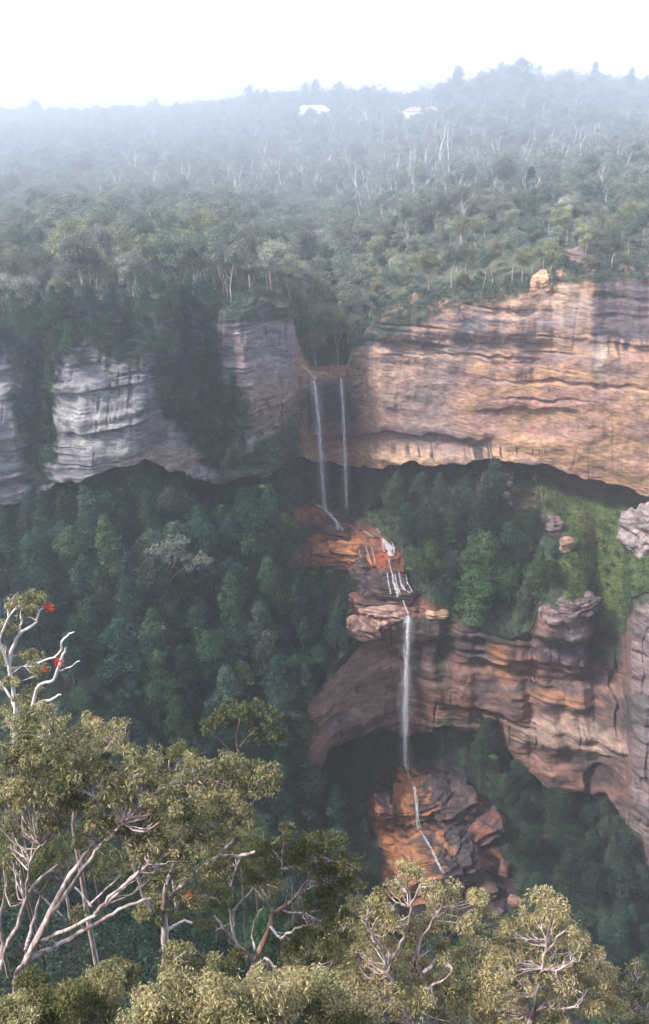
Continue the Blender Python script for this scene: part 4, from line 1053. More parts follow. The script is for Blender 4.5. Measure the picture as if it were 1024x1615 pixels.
# ------------------------------------------------------------------ houses on the plateau
def box(mb, x0, x1, y0, y1, z0, z1):
    V = np.array([(x, y, z) for x in (x0, x1) for y in (y0, y1) for z in (z0, z1)], float)
    Fc = np.array([(0, 1, 3, 2), (4, 6, 7, 5), (0, 4, 5, 1), (2, 3, 7, 6), (0, 2, 6, 4), (1, 5, 7, 3)]); mb.add(V, Fc)
def house(label, x, y, W, D, H, roof, roofm, wallm, lift=0, rot=0, nwin=4, hipped=True):
    b0 = ground_at(G_PLAT, x, y); b0[2] += lift
    t = thing('house', label, 'house', b0); t.rotation_euler[2] = rot
    mb = MB(); box(mb, -W / 2, W / 2, 0, D, -6, H); put('wall', mb.mesh('wall'), wallm, t)
    mb = MB(); e = .6; r_in = D * .45 if hipped else 0
    V = np.array([(-W / 2 - e, -e, H), (W / 2 + e, -e, H), (W / 2 + e, D + e, H), (-W / 2 - e, D + e, H), (-W / 2 - e + r_in, D / 2, H + roof), (W / 2 + e - r_in, D / 2, H + roof)], float)
    V2 = V.copy(); V2[:4, 2] -= .25
    Fq = np.array([(0, 1, 5, 4), (2, 3, 4, 5), (1, 2, 5, 5), (3, 0, 4, 4), (3, 2, 1, 0)])
    me = bpy.data.meshes.new('roof'); me.from_pydata([tuple(v) for v in V] + [tuple(v) for v in V2[:4]], [], [(0, 1, 5, 4), (2, 3, 4, 5), (1, 2, 5), (3, 0, 4), (6, 7, 1, 0), (7, 8, 2, 1), (8, 9, 3, 2), (9, 6, 0, 3), (9, 8, 7, 6)]); me.update()
    rf = put('roof', me, roofm, t)
    mb = MB(); box(mb, W * .2, W * .2 + .9, D * .4, D * .4 + .9, H, H + roof + 1.2); put('chimney', mb.mesh('chimney'), wallm, rf)
    k_ = H / 9
    wm = MB(); box(wm, -.6 * k_, .6 * k_, -.06, .06, -.7 * k_, .7 * k_); wme = wm.mesh('window'); fm = MB()
    box(fm, -.75 * k_, -.6 * k_, -.1, .06, -.85 * k_, .85 * k_); box(fm, .6 * k_, .75 * k_, -.1, .06, -.85 * k_, .85 * k_); box(fm, -.6 * k_, .6 * k_, -.1, .06, .7 * k_, .85 * k_); box(fm, -.6 * k_, .6 * k_, -.1, .06, -.85 * k_, -.7 * k_); fme = fm.mesh('window_frame')
    for i in range(nwin):
        wo_ = put('window', wme, M_GLASS, t); wo_.location = (-W / 2 + W * (i + .5) / nwin, -.03, H * .5)
        put('frame', fme, M_FRAME, wo_)
    return t
house('low white-roofed house among dark trees on the centre skyline', 492, 203, 66, 26, 16, 9.0, M_ROOF_WHITE, M_WALL_WHITE, 14, 0, 5)
house('cream house with terracotta roof on the skyline right of centre', 668, 204, 72, 26, 26, 7.0, M_ROOF_TILE, M_WALL_WHITE, 4, .1, 6)
house('small pale house with faded orange roof in the left haze', 322, 216, 40, 18, 12, 6, M_ROOF_TILE, M_WALL_WHITE, 5, -.1, 4)
house('tiny white cottage half hidden in the left forest', 136, 335, 7, 5, 3, 1.5, M_ROOF_WHITE, M_WALL_WHITE, 10, .2, 2)
house('white building at the right edge above the lawn', 1018, 293, 15, 10, 9, 1.6, M_ROOF_GREY, M_WALL_WHITE, 6, -.2, 3, False)

# ------------------------------------------------------------------ boulders
SOLID = []
def boulder(name, label, x, y, G, w, h, d, cols, seed, mat=M_ROCK, cat='boulder', lift=0.3, group=None, fwd=0, sub=5, rot=None, sq=.7, bed=.05, rough=1.0, colf=.0, colx=0):
    b0 = ground_at(G, x, y); b0[1] -= fwd
    me = bpy.data.meshes.new(name)
    import bmesh
    bm = bmesh.new(); bmesh.ops.create_icosphere(bm, subdivisions=sub, radius=1)
    V = np.array([v.co[:] for v in bm.verts]); 
    nn = V / np.linalg.norm(V, axis=1)[:, None]
    V = np.sign(V) * np.abs(V) ** sq                                        # squarish block
    q = V * np.array([w, d, h]) * .5
    dd = rough * .34 * fbm(q[:, 0] / 3.5 + seed, q[:, 1] / 3.5, q[:, 2] / 2.5, seed, 4) + .10 * np.tanh(4 * fbm(q[:, 0] / 2.2 + seed, q[:, 1] / 2.2, q[:, 2] / 2, seed + 8, 2)) + bed * np.tanh(9 * fbm(q[:, 0] / 9 + seed, q[:, 1] / 9, q[:, 2] / .8, seed + 1, 2))
    q = q * (1 + dd[:, None])
    for v, c in zip(bm.verts, q): v.co = c
    bm.to_mesh(me); bm.free()
    f = fbm(q[:, 0] / 2, q[:, 1] / 2, q[:, 2] / .7, seed + 5, 3)
    f = f + colf * fbm(q[:, 0] / 7, q[:, 1] / 7, q[:, 2] / 1.6, seed + 6, 3)
    f = f + colx * (q[:, 0] / w - .02)
    col = lerp(np.zeros((len(q), 3)) + np.array(cols[0]), cols[1], sstep(-.2, .3, f))
    a = me.color_attributes.new('tint', 'FLOAT_COLOR', 'POINT'); c4 = np.ones((len(q), 4), np.float32); c4[:, :3] = col; a.data.foreach_set('color', c4.ravel())
    o = put(name, me, mat, label=label, category=cat)
    if group: o['group'] = group
    o.location = b0 + np.array([0, 0, h * lift]); o.rotation_euler = rot if rot is not None else (0, 0, seed * .7)
    M = np.array(o.rotation_euler.to_matrix()); SOLID.append((q @ M.T + np.array(o.location), np.array([p_.vertices[:] for p_ in me.polygons])))
    return o
PALE = [(0.30, 0.24, 0.23), (0.12, 0.10, 0.105)]; BROWN = [(0.36, 0.22, 0.16), (0.16, 0.10, 0.09)]; PURP = [(0.18, 0.125, 0.125), (0.085, 0.065, 0.07)]
boulder('boulder', 'huge pale grey boulder at the right edge on the grassy slope', 1016, 858, G_TERR, 13, 14, 12, PALE, 3, sq=.6, rough=1.2)
boulder('boulder', 'pale rounded boulder between dark trees and the green slope', 872, 835, G_TERR, 5, 7, 4, PURP, 5, sq=.6, rough=1.3, lift=.1)
boulder('boulder', 'brown boulder on the left edge of the green slope', 893, 868, G_TERR, 3.5, 5, 5, BROWN, 7, sq=.6, rough=1.3)
boulder('boulder', 'upright pinkish rock among trees above the lower cliff', 831, 940, G_TERR, 4.5, 7, 4, [(0.42, 0.25, 0.19), (0.22, 0.13, 0.11)], 9)
for i, (x, y, s) in enumerate([(765, 752, 2.4), (782, 755, 2.0), (800, 752, 3.0), (803, 765, 2.0), (845, 755, 2.2), (798, 785, 2.6), (803, 795, 1.8), (770, 748, 1.6)]):
    boulder('rubble_block', ['brown block leftmost of the rubble under the orange wall', 'small block second from the left in the rubble', 'largest pale block in the rubble under the orange wall', 'block just below the largest rubble block', 'lone small block right of the rubble', 'pale block in the lower rubble patch', 'lowest little block of the rubble', 'small block above the leftmost rubble block'][i],
            x, y, G_TERR, s * 1.4, s, s, BROWN if i in (0, 4) else PALE, 20 + i, cat='rock', group='rubble blocks under the orange wall', sub=4)
boulder('rock_pinnacle', 'orange and cream rock knob standing on the rim of the orange wall', 853, 462, G_PLAT, 6.5, 8, 8, [(0.60, 0.38, 0.23), (0.40, 0.21, 0.14)], 31, cat='rock', lift=.25)
boulder('rock_outcrop', 'pale outcrop showing through scrub high on the right slope', 910, 357, G_PLAT, 12, 4, 5, PALE, 33, cat='rock', lift=.3)
boulder('rock_outcrop', 'grey outcrop on the rim left of the black stain', 915, 420, G_PLAT, 10, 7, 6, PURP, 35, cat='rock', lift=.3)
for i, (x, y, w_, h_, lab) in enumerate([(902, 965, 15, 6, 'layered purple ledge capping the right lower cliff'), (880, 975, 13, 4, 'lower ledge beneath the layered purple cap')]):
    boulder('rock_ledge', lab, x, y, G_TERR, w_, h_, 9, PURP, 41 + i, cat='rock', lift=.2)
for i, (x, y, w_, h_, cc_, lab) in enumerate([(795, 1372, 5, 3.5, [(0.15, .07, .055), (.07, .045, .04)], 'red-brown block right of the pool slab'), (765, 1400, 9, 5, [(.07, .055, .06), (.13, .07, .06)], 'dark wet block below the pool slab'), (812, 1425, 5, 3.5, [(.25, .13, .10), (.1, .07, .07)], 'reddish block lowest at the pool outlet'),
                                           (755, 1425, 3, 2, [(.10, .06, .05), (.12, .08, .08)], 'small reddish block under the dark wet block'), (785, 1445, 5, 3, [(.1, .08, .09), (.2, .13, .12)], 'dark flat block near the golden gum crown'), (738, 1412, 3, 2, [(.14, .07, .05), (.08, .06, .06)], 'brown block touching the slab end')]):
    boulder('stream_rock', lab, x, y, G_BAS, w_, h_, w_ * .7, cc_, 51 + i, M_WET, 'rock', group='rocks below the pool slab', sub=4)

ORNG = [(0.36, 0.15, 0.06), (0.15, 0.06, 0.04)]; REDR = [(0.30, 0.08, 0.035), (0.12, 0.05, 0.04)]; DARKR = [(0.03, 0.023, 0.026), (0.075, 0.042, 0.036)]; PINK = [(0.30, 0.18, 0.15), (0.16, 0.09, 0.075)]; BRN = [(0.17, 0.075, 0.055), (0.07, 0.045, 0.045)]
for i, (x, y, w_, h_, d_, cc_, rt, lab) in enumerate([
        (500, 822, 16, 6, 10, BRN, (.1, .15, .1), 'dark red-brown shelf where the left twin fall lands'), (548, 838, 15, 4, 8, BRN, (.1, .1, -.2), 'dark shelf where the right twin fall lands'),
        (500, 878, 14, 6, 9, ORNG, (.15, .05, .2), 'rough orange ledge at the left of the cascade'), (540, 872, 19, 7, 9, ORNG, (.1, .08, -.1), 'brightest orange ledge below the twin falls'),
        (598, 888, 9, 5, 6, REDR, (.3, .3, .2), 'reddest wet rock under the fan-shaped cascade'), (577, 895, 7, 6, 6, DARKR, (0, .1, .3), 'black wet step left of the reddest rock'),
        (612, 930, 18, 7, 8, DARKR, (.05, .1, -.1), 'purple-black ledge crossed by the stepped cascade'), (590, 945, 14, 3, 7, BRN, (.05, .1, .2), 'thin reddish shelf below the purple-black ledge'),
        (608, 957, 16, 3, 8, PINK, (.1, .05, -.1), 'broad pink-brown shelf feeding the lower waterfall'), (576, 988, 10, 5, 7, PINK, (.2, .35, .2), 'pale pink rock dropping off left of the lower waterfall'), (690, 966, 7, 2.4, 4, [(.42, .27, .18), (.2, .12, .09)], (0, .1, .1), 'tan ledge right of the lower waterfall lip')]):
    boulder('rock_ledge', lab, x, y, G_TERR, w_, h_, d_, cc_, 71 + i, M_WET, 'rock ledge', -.12, rot=rt, sq=.5, bed=.10, rough=.6, colf=.9, group='ledges of the upper cascade')
for i, (x, y, w_, h_, d_, cc_, rt, cx_, lab) in enumerate([
        (664, 1258, 19, 9, 14, [(.24, .10, .048), (.032, .024, .028)], (.15, -.22, .1), 2.2, 'upper layered boulder split by the white stream'), (716, 1262, 15, 6, 12, DARKR, (.1, -.45, .2), 0, 'dark layered rock right of the upper layered boulder'),
        (676, 1362, 30, 15, 17, [(.25, .105, .05), (.032, .024, .029)], (.22, -.30, .05), 2.4, 'big sloping slab, orange at left and dark at right, under the white stream'),
        (600, 1285, 8, 15, 9, [(.20, .075, .05), (.04, .03, .034)], (.1, .1, .2), 0, 'dark red rock wall left of the pool cave'), (758, 1305, 15, 6, 10, [(.20, .075, .05), (.06, .035, .04)], (0, -.5, .1), 1.0, 'red-brown sloping rock on the right of the pool')]):
    boulder('pool_slab', lab, x, y, G_BAS, w_, h_, d_, cc_, 91 + i, M_WET, 'rock slab', -.08, rot=rt, sq=.5, bed=.09, rough=.24, colf=.9, group='layered rocks at the foot of the lower waterfall', colx=cx_, sub=6 if w_ > 25 else 5)

# ------------------------------------------------------------------ waterfalls
from mathutils.bvhtree import BVHTree
def grid_solid(G): return G.reshape(-1, 3), grid_faces(*G.shape[:2])
sol = [grid_solid(G_TERR), grid_solid(G_BAS), grid_solid(UPG)] + SOLID
vv, ff, n0 = [], [], 0
for V_, F_ in sol:
    vv.append(V_); ff += (F_ + n0).tolist() if F_.ndim == 2 else [[k_ + n0 for k_ in f_] for f_ in F_]; n0 += len(V_)
BVH = BVHTree.FromPolygons(np.vstack(vv).tolist(), ff)
def fall(label, pts, group=None, mat=None, name='waterfall', sides=10, wind=.12):
    """pts: (point, half width, density) from lip to foot; several nested veils of water"""
    mb = MB()
    for layer, (sc, dn) in enumerate([(2.1, .14), (1.1, .36), (.5, 1.05)]):
        path = np.array([p for p, _, _ in pts]); rad = np.array([w_ for _, w_, _ in pts]) * sc
        V, Fc, pp, rr = tube(path, rad, sides, 0, layer, 6)
        n = len(pp)
        ctr = np.repeat(pp, sides, 0); W = V[:n * sides]
        jit = 1 + .5 * vnoise(np.arange(n) / 1.3, np.full(n, layer * 3.3), None, 5)
        W = ctr + (W - ctr) * np.repeat(jit, sides)[:, None] * np.array([1, .6, 1])
        W = W + (ctr - ctr) + np.repeat(.35 * np.array([rad.mean()]) * vnoise(np.arange(n) / 2.2, np.full(n, layer * 5.1), None, 15), sides)[:, None] * np.array([1, .3, 0])
        dens = np.interp(np.linspace(0, 1, n), np.linspace(0, 1, len(pts)), [q_[2] for q_ in pts])
        mb.add(W, Fc[Fc.max(axis=1) < n * sides], np.repeat(dens * dn, sides))
    o = put(name, mb.mesh(name, True), mat or M_WATER, label=label, category='waterfall')
    if group: o['group'] = group
    return o
fall('left and fuller of the twin thin waterfalls dropping from the upper cliff',
     [(P(495, 600, 290.5), .8, 1), (P(499, 625, 288.5), .85, 1), (P(504, 680, 288), 1.0, .75), (P(508, 740, 287.5), 1.1, .6), (P(512, 802, 287), 1.3, .5)], 'twin upper waterfalls')
fall('right and thinner of the twin waterfalls dropping from the upper cliff',
     [(P(538, 597, 291), .35, .8), (P(540, 620, 289), .5, 1), (P(543, 680, 288), .7, .6), (P(545, 740, 286), .8, .5), (P(548, 826, 283), .9, .45)], 'twin upper waterfalls')
fall('long single waterfall dropping over the lower cliff into the amphitheatre',
     [(P(645, 972, 229.5), .5, 1.3), (P(644, 985, 227.5), .6, 1.4), (P(642.5, 1030, 227), .9, 1.0), (P(641, 1080, 227), 1.15, .75), (P(639.5, 1140, 227), 1.15, .8), (P(640, 1210, 227), .9, 1.1)])
def surf_at(G, x, y, up=.35):
    """the visible ground point near pixel (x, y), nearest to the viewer"""
    d_ = Vector(P(x, y, 100.0)).normalized(); hit = BVH.ray_cast(Vector((0, 0, 0)), d_)
    p = np.array(hit[0]) if hit[0] is not None else P(x, y, 240.0)
    v = -p / np.linalg.norm(p); return p + v * up + np.array([0, 0, up * .3])
def ribbon(label, G, pts, name='cascade', mat=None, group=None, n=8, strands=4, seed=0, up=.5):
    r = np.random.default_rng(seed); mb = MB()
    base = np.array([surf_at(G, x, y, up) for x, y, _ in pts]); ws = np.array([w_ for *_, w_ in pts])
    L = np.concatenate([[0], np.cumsum(np.linalg.norm(np.diff(base, axis=0), axis=1))]); tt = np.linspace(0, L[-1], max(6, int(L[-1] / .35)))
    path = np.stack([np.interp(tt, L, base[:, i]) for i in range(3)], -1); wi = np.interp(tt, L, ws)
    for s in range(max(1, strands // 2)):
        nc = 7; n_ = len(path)
        c0 = wi * (r.uniform(-.8, .8) if s else 0) + .4 * wi * vnoise(tt / 1.8, np.full(n_, s * 7.7 + seed), None, 9)
        hw = .8 * np.maximum(.12, wi * (.9 if s == 0 else r.uniform(.3, .6)) * (1 + .5 * vnoise(tt / 1.1, np.full(n_, s * 3.1 + seed), None, 4)))
        e = np.linspace(-1, 1, nc)
        V = path[:, None, :] + np.zeros((n_, nc, 3)); V[..., 0] += c0[:, None] + hw[:, None] * e[None, :]
        arch = (1 - e[None, :] ** 2) * .22
        V[..., 1] -= arch; V[..., 2] += arch + .1 * s
        att = np.tile((1.15 - .75 * np.abs(e)), (n_, 1)) * (1 - .4 * s / max(1, strands))
        mb.add(V.reshape(-1, 3), grid_faces(n_, nc), att.ravel())
    o = put(name, mb.mesh(name, True), mat or M_FOAM, label=label, category='cascade')
    if group: o['group'] = group
    return o
ribbon('white water sliding right from the foot of the left twin fall', G_TERR, [(500, 797, .9), (512, 803, .9), (522, 812, 1.1), (529, 822, 1.1), (533, 836, 1.0)], seed=1, strands=5)
ribbon('small splash at the foot of the right twin fall', G_TERR, [(541, 827, .5), (552, 829, .6), (558, 834, .3)], seed=2, strands=3)
ribbon('thin white rivulet above the fan-shaped cascade', G_TERR, [(575, 839, .4), (584, 845, .5), (590, 848, .3)], seed=3, strands=3)
ribbon('short stray rivulet right of the thin one', G_TERR, [(594, 834, .25), (599, 842, .3)], seed=4, strands=2)
ribbon('fan-shaped white cascade over the reddest rock', G_TERR, [(603, 850, .6), (608, 856, 1.5), (613, 866, 1.8), (616, 878, .8)], seed=5, strands=7)
ribbon('thin stream over the dark step left of the red rock', G_TERR, [(577, 862, .25), (581, 875, .3), (586, 890, .35)], seed=6, strands=3)
ribbon('faint streak at the left end of the dark step', G_TERR, [(566, 868, .2), (569, 880, .25)], seed=16, strands=2)
ribbon('broken white trickle between red rock and lower step', G_TERR, [(614, 882, .35), (615, 895, .35), (618, 902, .6)], seed=7, strands=3)
ribbon('left branch of the stepped cascade over the purple ledge', G_TERR, [(618, 902, .5), (621, 918, .6), (626, 932, .8), (628, 942, .5)], seed=8, strands=5)
ribbon('right branch of the stepped cascade over the purple ledge', G_TERR, [(629, 902, .3), (632, 918, .4), (637, 930, .6), (646, 936, .7)], seed=9, strands=4)
ribbon('upper white stream crossing the pool boulder', G_BAS, [(640, 1206, .9), (643, 1222, .7), (652, 1240, .65), (656, 1262, .65), (658, 1285, .7), (660, 1308, .75)], seed=10, strands=4, up=1.1)
ribbon('lower white stream sliding down the orange slab', G_BAS, [(663, 1311, .4), (669, 1320, .45), (680, 1338, .6), (688, 1355, .6), (697, 1372, .8), (706, 1392, .9)], seed=11, strands=4, up=.9)
for i_, (pts_, lab_) in enumerate([([(606, 852, .3), (604, 862, .4), (607, 872, .3)], 'thin left edge strand of the fan-shaped cascade'), ([(618, 856, .3), (622, 866, .4), (620, 878, .3)], 'thin right edge strand of the fan-shaped cascade'),
        ([(611, 905, .25), (613, 920, .3), (617, 938, .4)], 'leftmost fine strand over the purple ledge'), ([(640, 906, .2), (643, 920, .3), (650, 934, .5)], 'rightmost fine strand over the purple ledge'), ([(624, 904, .25), (626, 922, .35), (632, 940, .4)], 'fine strand between the two stepped branches'),
        ([(586, 862, .2), (590, 876, .25), (592, 890, .25)], 'fine strand right of the dark-step stream'), ([(636, 948, .4), (641, 960, .5), (645, 970, .6)], 'short run of water feeding the lower waterfall lip'), ([(524, 818, .6), (534, 826, .8), (541, 838, .6)], 'spreading white sheet right of the landing of the left twin fall')]):
    ribbon(lab_, G_TERR, pts_, seed=30 + i_, strands=4, up=.6)
ribbon('white splash where the lower waterfall lands', G_BAS, [(634, 1204, .5), (641, 1209, .8), (650, 1207, .6), (657, 1208, .3)], seed=12, strands=5)
ribbon('faint trickle on the right of the pool boulder', G_BAS, [(663, 1222, .15), (666, 1240, .2)], seed=13, strands=2)
ribbon('braided white water spilling over the lip above the left twin fall', G_PLAT if False else UPG, [(478, 578, .7), (484, 585, 1.2), (492, 594, 1.1), (497, 601, .6)], seed=14, strands=7, up=1.0)

# ------------------------------------------------------------------ FOREGROUND GUMS
def px2m(Y, x, y): return float(np.linalg.norm(P(x, y, Y))) / F0

def fg_gum(label, Y, limbs, blobs, leafm=M_GOLD, bark=M_BARK_PALE, name='gum_tree', leaf_len=.23, leaf_w=.062, dens=1.0, seed=0, red=(), twig=1.0, trunk_bark=None, tone=.5, twig_r=.022, group=None):
    r = np.random.default_rng(seed)
    b0 = P(limbs[0][0][0], limbs[0][0][1], Y); root = np.array([b0[0], Y, hill_z(Y, b0[0]) - .3])
    if Y > 140:
        root = ground_at(G_TERR, *limbs[0][0][:2]); Y = root[1]; b0 = P(limbs[0][0][0], limbs[0][0][1], Y); root = b0 - np.array([0, 0, .5])
    t = thing(name, label, 'tree', tuple(root))
    if group: t['group'] = group
    nodes, nrad = [], []
    for li, lb in enumerate(limbs):
        pts = []
        for k, q_ in enumerate(lb):
            dY = q_[3] if len(q_) > 3 else 0
            pts.append(P(q_[0], q_[1], Y + dY))
        rad = np.array([q_[2] for q_ in lb]) * px2m(Y, lb[0][0], lb[0][1]) * .42
        pts = np.array(pts)
        if li == 0 and np.linalg.norm(pts[0] - root) > .3: pts = np.vstack([root, pts]); rad = np.concatenate([[rad[0] * 1.25], rad])
        V, Fc, pp, rr = tube(pts, rad, 7, .035, seed + li, 4)
        mb = MB(); mb.add(V - root, Fc)
        put('trunk' if li == 0 else 'branch', mb.mesh('branch', True), (trunk_bark or bark) if li == 0 else bark, t)
        nodes.append(pp); nrad.append(rr)
    NP = np.vstack(nodes); NR = np.concatenate(nrad)
    mb, tb, rb = MB(), MB(), MB()
    for bi, bq in enumerate(blobs):
        x, y, rp = bq[:3]; dY = bq[3] if len(bq) > 3 else r.uniform(-1.2, 1.2)
        c = P(x, y, Y + dY); R = rp * px2m(Y, x, y)
        ncl = max(5, int(13 * (R / 1.0) ** 2 * dens) + 5)
        for k in range(ncl):
            dv = rdir(r, 1)[0]; 
            if dv[2] < -.2: dv[2] *= -.5
            cc = c + dv * R * np.array([1, 1, .75]) * r.uniform(.3, 1.2)
            q = r.uniform(.22, .52); n = int(r.uniform(50, 105) * dens ** .3 * (.2 / leaf_len))
            d1 = rdir(r, n) * r.uniform(.2, 1, n)[:, None] ** .5
            pos = cc + d1 * q * np.array([1.1, 1.1, .75])
            di = r.normal(0, .55, (n, 3)); di[:, 2] -= .75
            di += d1 * .6
            tn = tone + .22 * (cc[2] - c[2]) / max(R, .3) + r.normal(0, .17)  # lit clump tops painted in: tone rises with height
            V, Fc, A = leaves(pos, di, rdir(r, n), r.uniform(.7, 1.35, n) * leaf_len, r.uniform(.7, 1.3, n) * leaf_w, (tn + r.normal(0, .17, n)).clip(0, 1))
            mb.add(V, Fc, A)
            if r.random() < twig * .42:
                dd = np.linalg.norm(NP - cc, axis=1) + .35 * np.maximum(0, NP[:, 2] - cc[2]); m0 = NP[np.argmin(dd)]; Ls = np.linalg.norm(cc - m0)
                if Ls < 3.0:
                    mid = (m0 + cc) / 2 + r.normal(0, .12, 3) * Ls + np.array([0, 0, -.10 * Ls])
                    q0 = min(.03, twig_r * (1 + Ls * .25))
                    V, Fc, pp, _ = tube([m0, mid, cc + dv * q * .5], [q0 * 1.3, q0, q0 * .35], 4, .03, seed + k, 4); tb.add(V[:-2], Fc)
                    for s in range(2):
                        a = pp[r.integers(len(pp) // 2, len(pp))]; e = cc + rdir(r, 1)[0] * q
                        V, Fc, _, _ = tube([a, (a + e) / 2 + r.normal(0, .06, 3), e], [q0 * .55, q0 * .4, q0 * .2], 3, 0, 0, 2); tb.add(V[:-2], Fc)
    for (x, y, rp) in red:
        c = P(x, y, Y - .8); R = rp * px2m(Y, x, y); n = int(50 * (rp / 8) ** 2)
        pos = c + rdir(r, n) * R * r.uniform(.2, 1, n)[:, None]; di = rdir(r, n); di[:, 2] -= .3
        V, Fc, A = leaves(pos, di, rdir(r, n), r.uniform(.7, 1.3, n) * leaf_len * .9, r.uniform(.8, 1.3, n) * leaf_w * 1.1, r.random(n)); rb.add(V, Fc, A)
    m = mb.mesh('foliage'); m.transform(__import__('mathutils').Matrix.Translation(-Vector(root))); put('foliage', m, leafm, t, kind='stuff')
    if tb.n:
        m = tb.mesh('twigs', True); m.transform(__import__('mathutils').Matrix.Translation(-Vector(root))); put('twigs', m, bark, t, kind='stuff')
    if rb.n:
        m = rb.mesh('red_leaves'); m.transform(__import__('mathutils').Matrix.Translation(-Vector(root))); put('red_leaves', m, M_RED, t, kind='stuff')
    return t

# A: the many-limbed white gum at lower left
fg_gum('big white-limbed gum fanning up from the lower left corner', 30,
       [[(28, 1566, 15), (32, 1535, 14), (45, 1508, 12), (72, 1455, 10, .5), (105, 1390, 8, 1), (135, 1348, 6, 1.2), (150, 1325, 4, 1.4)],
        [(45, 1508, 9), (62, 1480, 8, -.4), (85, 1440, 7, -.8), (125, 1380, 6, -1), (152, 1345, 5, -1.2), (175, 1318, 4, -1.2), (195, 1300, 3, -1.2)],
        [(50, 1510, 10), (88, 1492, 8, .6), (125, 1472, 7, 1), (165, 1450, 6, 1.3), (195, 1432, 5, 1.5), (240, 1416, 4, 1.6)],
        [(62, 1486, 7), (100, 1468, 6, -1), (150, 1442, 5, -1.5), (185, 1408, 4.5, -1.6), (215, 1375, 3.5, -1.6)],
        [(150, 1442, 6, -1.5), (172, 1416, 5, -2), (205, 1388, 4, -2.2), (235, 1362, 3, -2.2)],
        [(40, 1500, 6), (50, 1460, 5, 1.6), (60, 1430, 4, 2), (64, 1410, 3, 2)],
        [(15, 1540, 7), (8, 1500, 7, -1), (28, 1460, 7, -1.2), (45, 1412, 6, -1.4), (68, 1385, 5, -1.5), (92, 1362, 3, -1.5)],
        [(43, 1416, 5, -1.4), (44, 1375, 4, -1.8), (55, 1345, 3.5, -1.8), (66, 1330, 2.5, -1.8)],
        [(0, 1530, 6), (4, 1490, 5, 1), (0, 1450, 4, 1.2), (12, 1390, 3, 1.4)],
        [(70, 1480, 5, .5), (90, 1487, 4, 2), (103, 1482, 3, 2.5)],
        [(145, 1430, 4, 1), (132, 1415, 4, 1.5), (120, 1398, 3, 2)]],
       [(35, 1195, 42), (95, 1195, 45), (150, 1215, 42), (55, 1245, 42), (110, 1265, 40), (10, 1250, 42), (185, 1255, 42), (232, 1225, 40), (225, 1290, 40), (275, 1265, 38), (300, 1305, 34), (250, 1335, 34), (160, 1295, 28), (25, 1310, 30), (70, 1300, 26),
        (195, 1310, 26), (285, 1350, 28), (240, 1385, 22), (130, 1320, 18), (8, 1360, 22), (215, 1200, 30), (125, 1445, 12), (105, 1235, 40), (45, 1150, 34)],
       M_GOLD, M_BARK_PALE, seed=1, red=[(232, 1275, 5)], tone=.42, dens=1.15)
fg_gum('grey-trunked gum behind the white-limbed one with a long side limb', 38,
       [[(262, 1530, 14), (262, 1490, 13), (258, 1445, 11), (262, 1410, 9), (275, 1360, 7), (300, 1300, 5), (330, 1250, 4)],
        [(258, 1460, 8), (230, 1420, 6, -1), (215, 1380, 5, -1), (200, 1330, 4, -1)],
        [(262, 1420, 8), (300, 1385, 6, 1), (340, 1352, 6, 1), (375, 1350, 5.5, .5), (405, 1342, 5), (432, 1330, 4), (448, 1316, 3)],
        [(345, 1350, 5), (370, 1320, 4, 1), (380, 1290, 3.5, 1), (400, 1265, 3, 1)],
        [(262, 1470, 6), (285, 1455, 5, 1), (305, 1455, 4, 1.2)],
        [(300, 1300, 4), (298, 1260, 3.5), (305, 1240, 3)]],
       [(335, 1255, 34), (370, 1225, 30), (405, 1222, 26), (430, 1235, 20), (385, 1258, 28), (345, 1290, 30), (300, 1235, 28), (310, 1275, 30), (380, 1295, 26), (270, 1300, 30), (320, 1335, 28), (280, 1380, 26), (240, 1440, 26), (455, 1308, 9), (360, 1205, 20), (335, 1375, 22), (300, 1415, 24), (300, 1210, 26)],
       M_GOLD, M_BARK_PALE, seed=2, red=[(298, 1411, 5)], tone=.38, dens=1.1)
fg_gum('tall gum at left edge with bare white forks and red-tipped crown', 44,
       [[(20, 1300, 5), (22, 1180, 7)], [(22, 1185, 8), (24, 1120, 7), (20, 1075, 6), (14, 1052, 6), (22, 1015, 5.5), (34, 997, 5), (55, 985, 4.5), (63, 965, 3)],
        [(30, 1000, 4), (34, 975, 3.5, .5), (34, 955, 2.5, .8)],
        [(14, 1050, 5), (0, 1010, 4, -.6), (15, 975, 3.5, -1), (28, 955, 2.5, -1)],
        [(24, 1115, 5), (8, 1085, 4, .8), (-8, 1060, 3, 1)]],
       [(38, 945, 20), (58, 950, 16), (22, 955, 14), (50, 965, 12), (5, 990, 16), (48, 1035, 14), (20, 1075, 16), (5, 1035, 18), (58, 1055, 14), (45, 1100, 22), (15, 1130, 22)],
       M_GOLD, M_BARK_WHITE, trunk_bark=M_BARK_DARK, seed=3, red=[(79, 958, 8), (72, 955, 5)], tone=.45, twig=.6, dens=.8)
fg_gum('bleached dead forking branches beside the red leaf cluster', 42,
       [[(25, 1300, 4), (30, 1180, 5)], [(30, 1185, 6), (58, 1088, 5), (84, 1072, 5), (97, 1042, 5), (104, 1022, 3.5)],
        [(60, 1046, 3), (92, 1032, 3.5), (99, 1012, 3.5), (108, 1002, 3), (118, 996, 2)],
        [(94, 1058, 3), (110, 1052, 2.5), (126, 1040, 1.5)],
        [(42, 1160, 4), (62, 1112, 4.5), (82, 1103, 4.5), (95, 1094, 3)],
        [(35, 1165, 3), (50, 1138, 3), (70, 1128, 2.5), (90, 1118, 1.5)]],
       [(70, 1150, 14)], M_GOLD, M_BARK_WHITE, trunk_bark=M_BARK_DARK, seed=4, red=[(92, 1044, 10), (72, 1055, 5)], twig=.2, dens=.5)
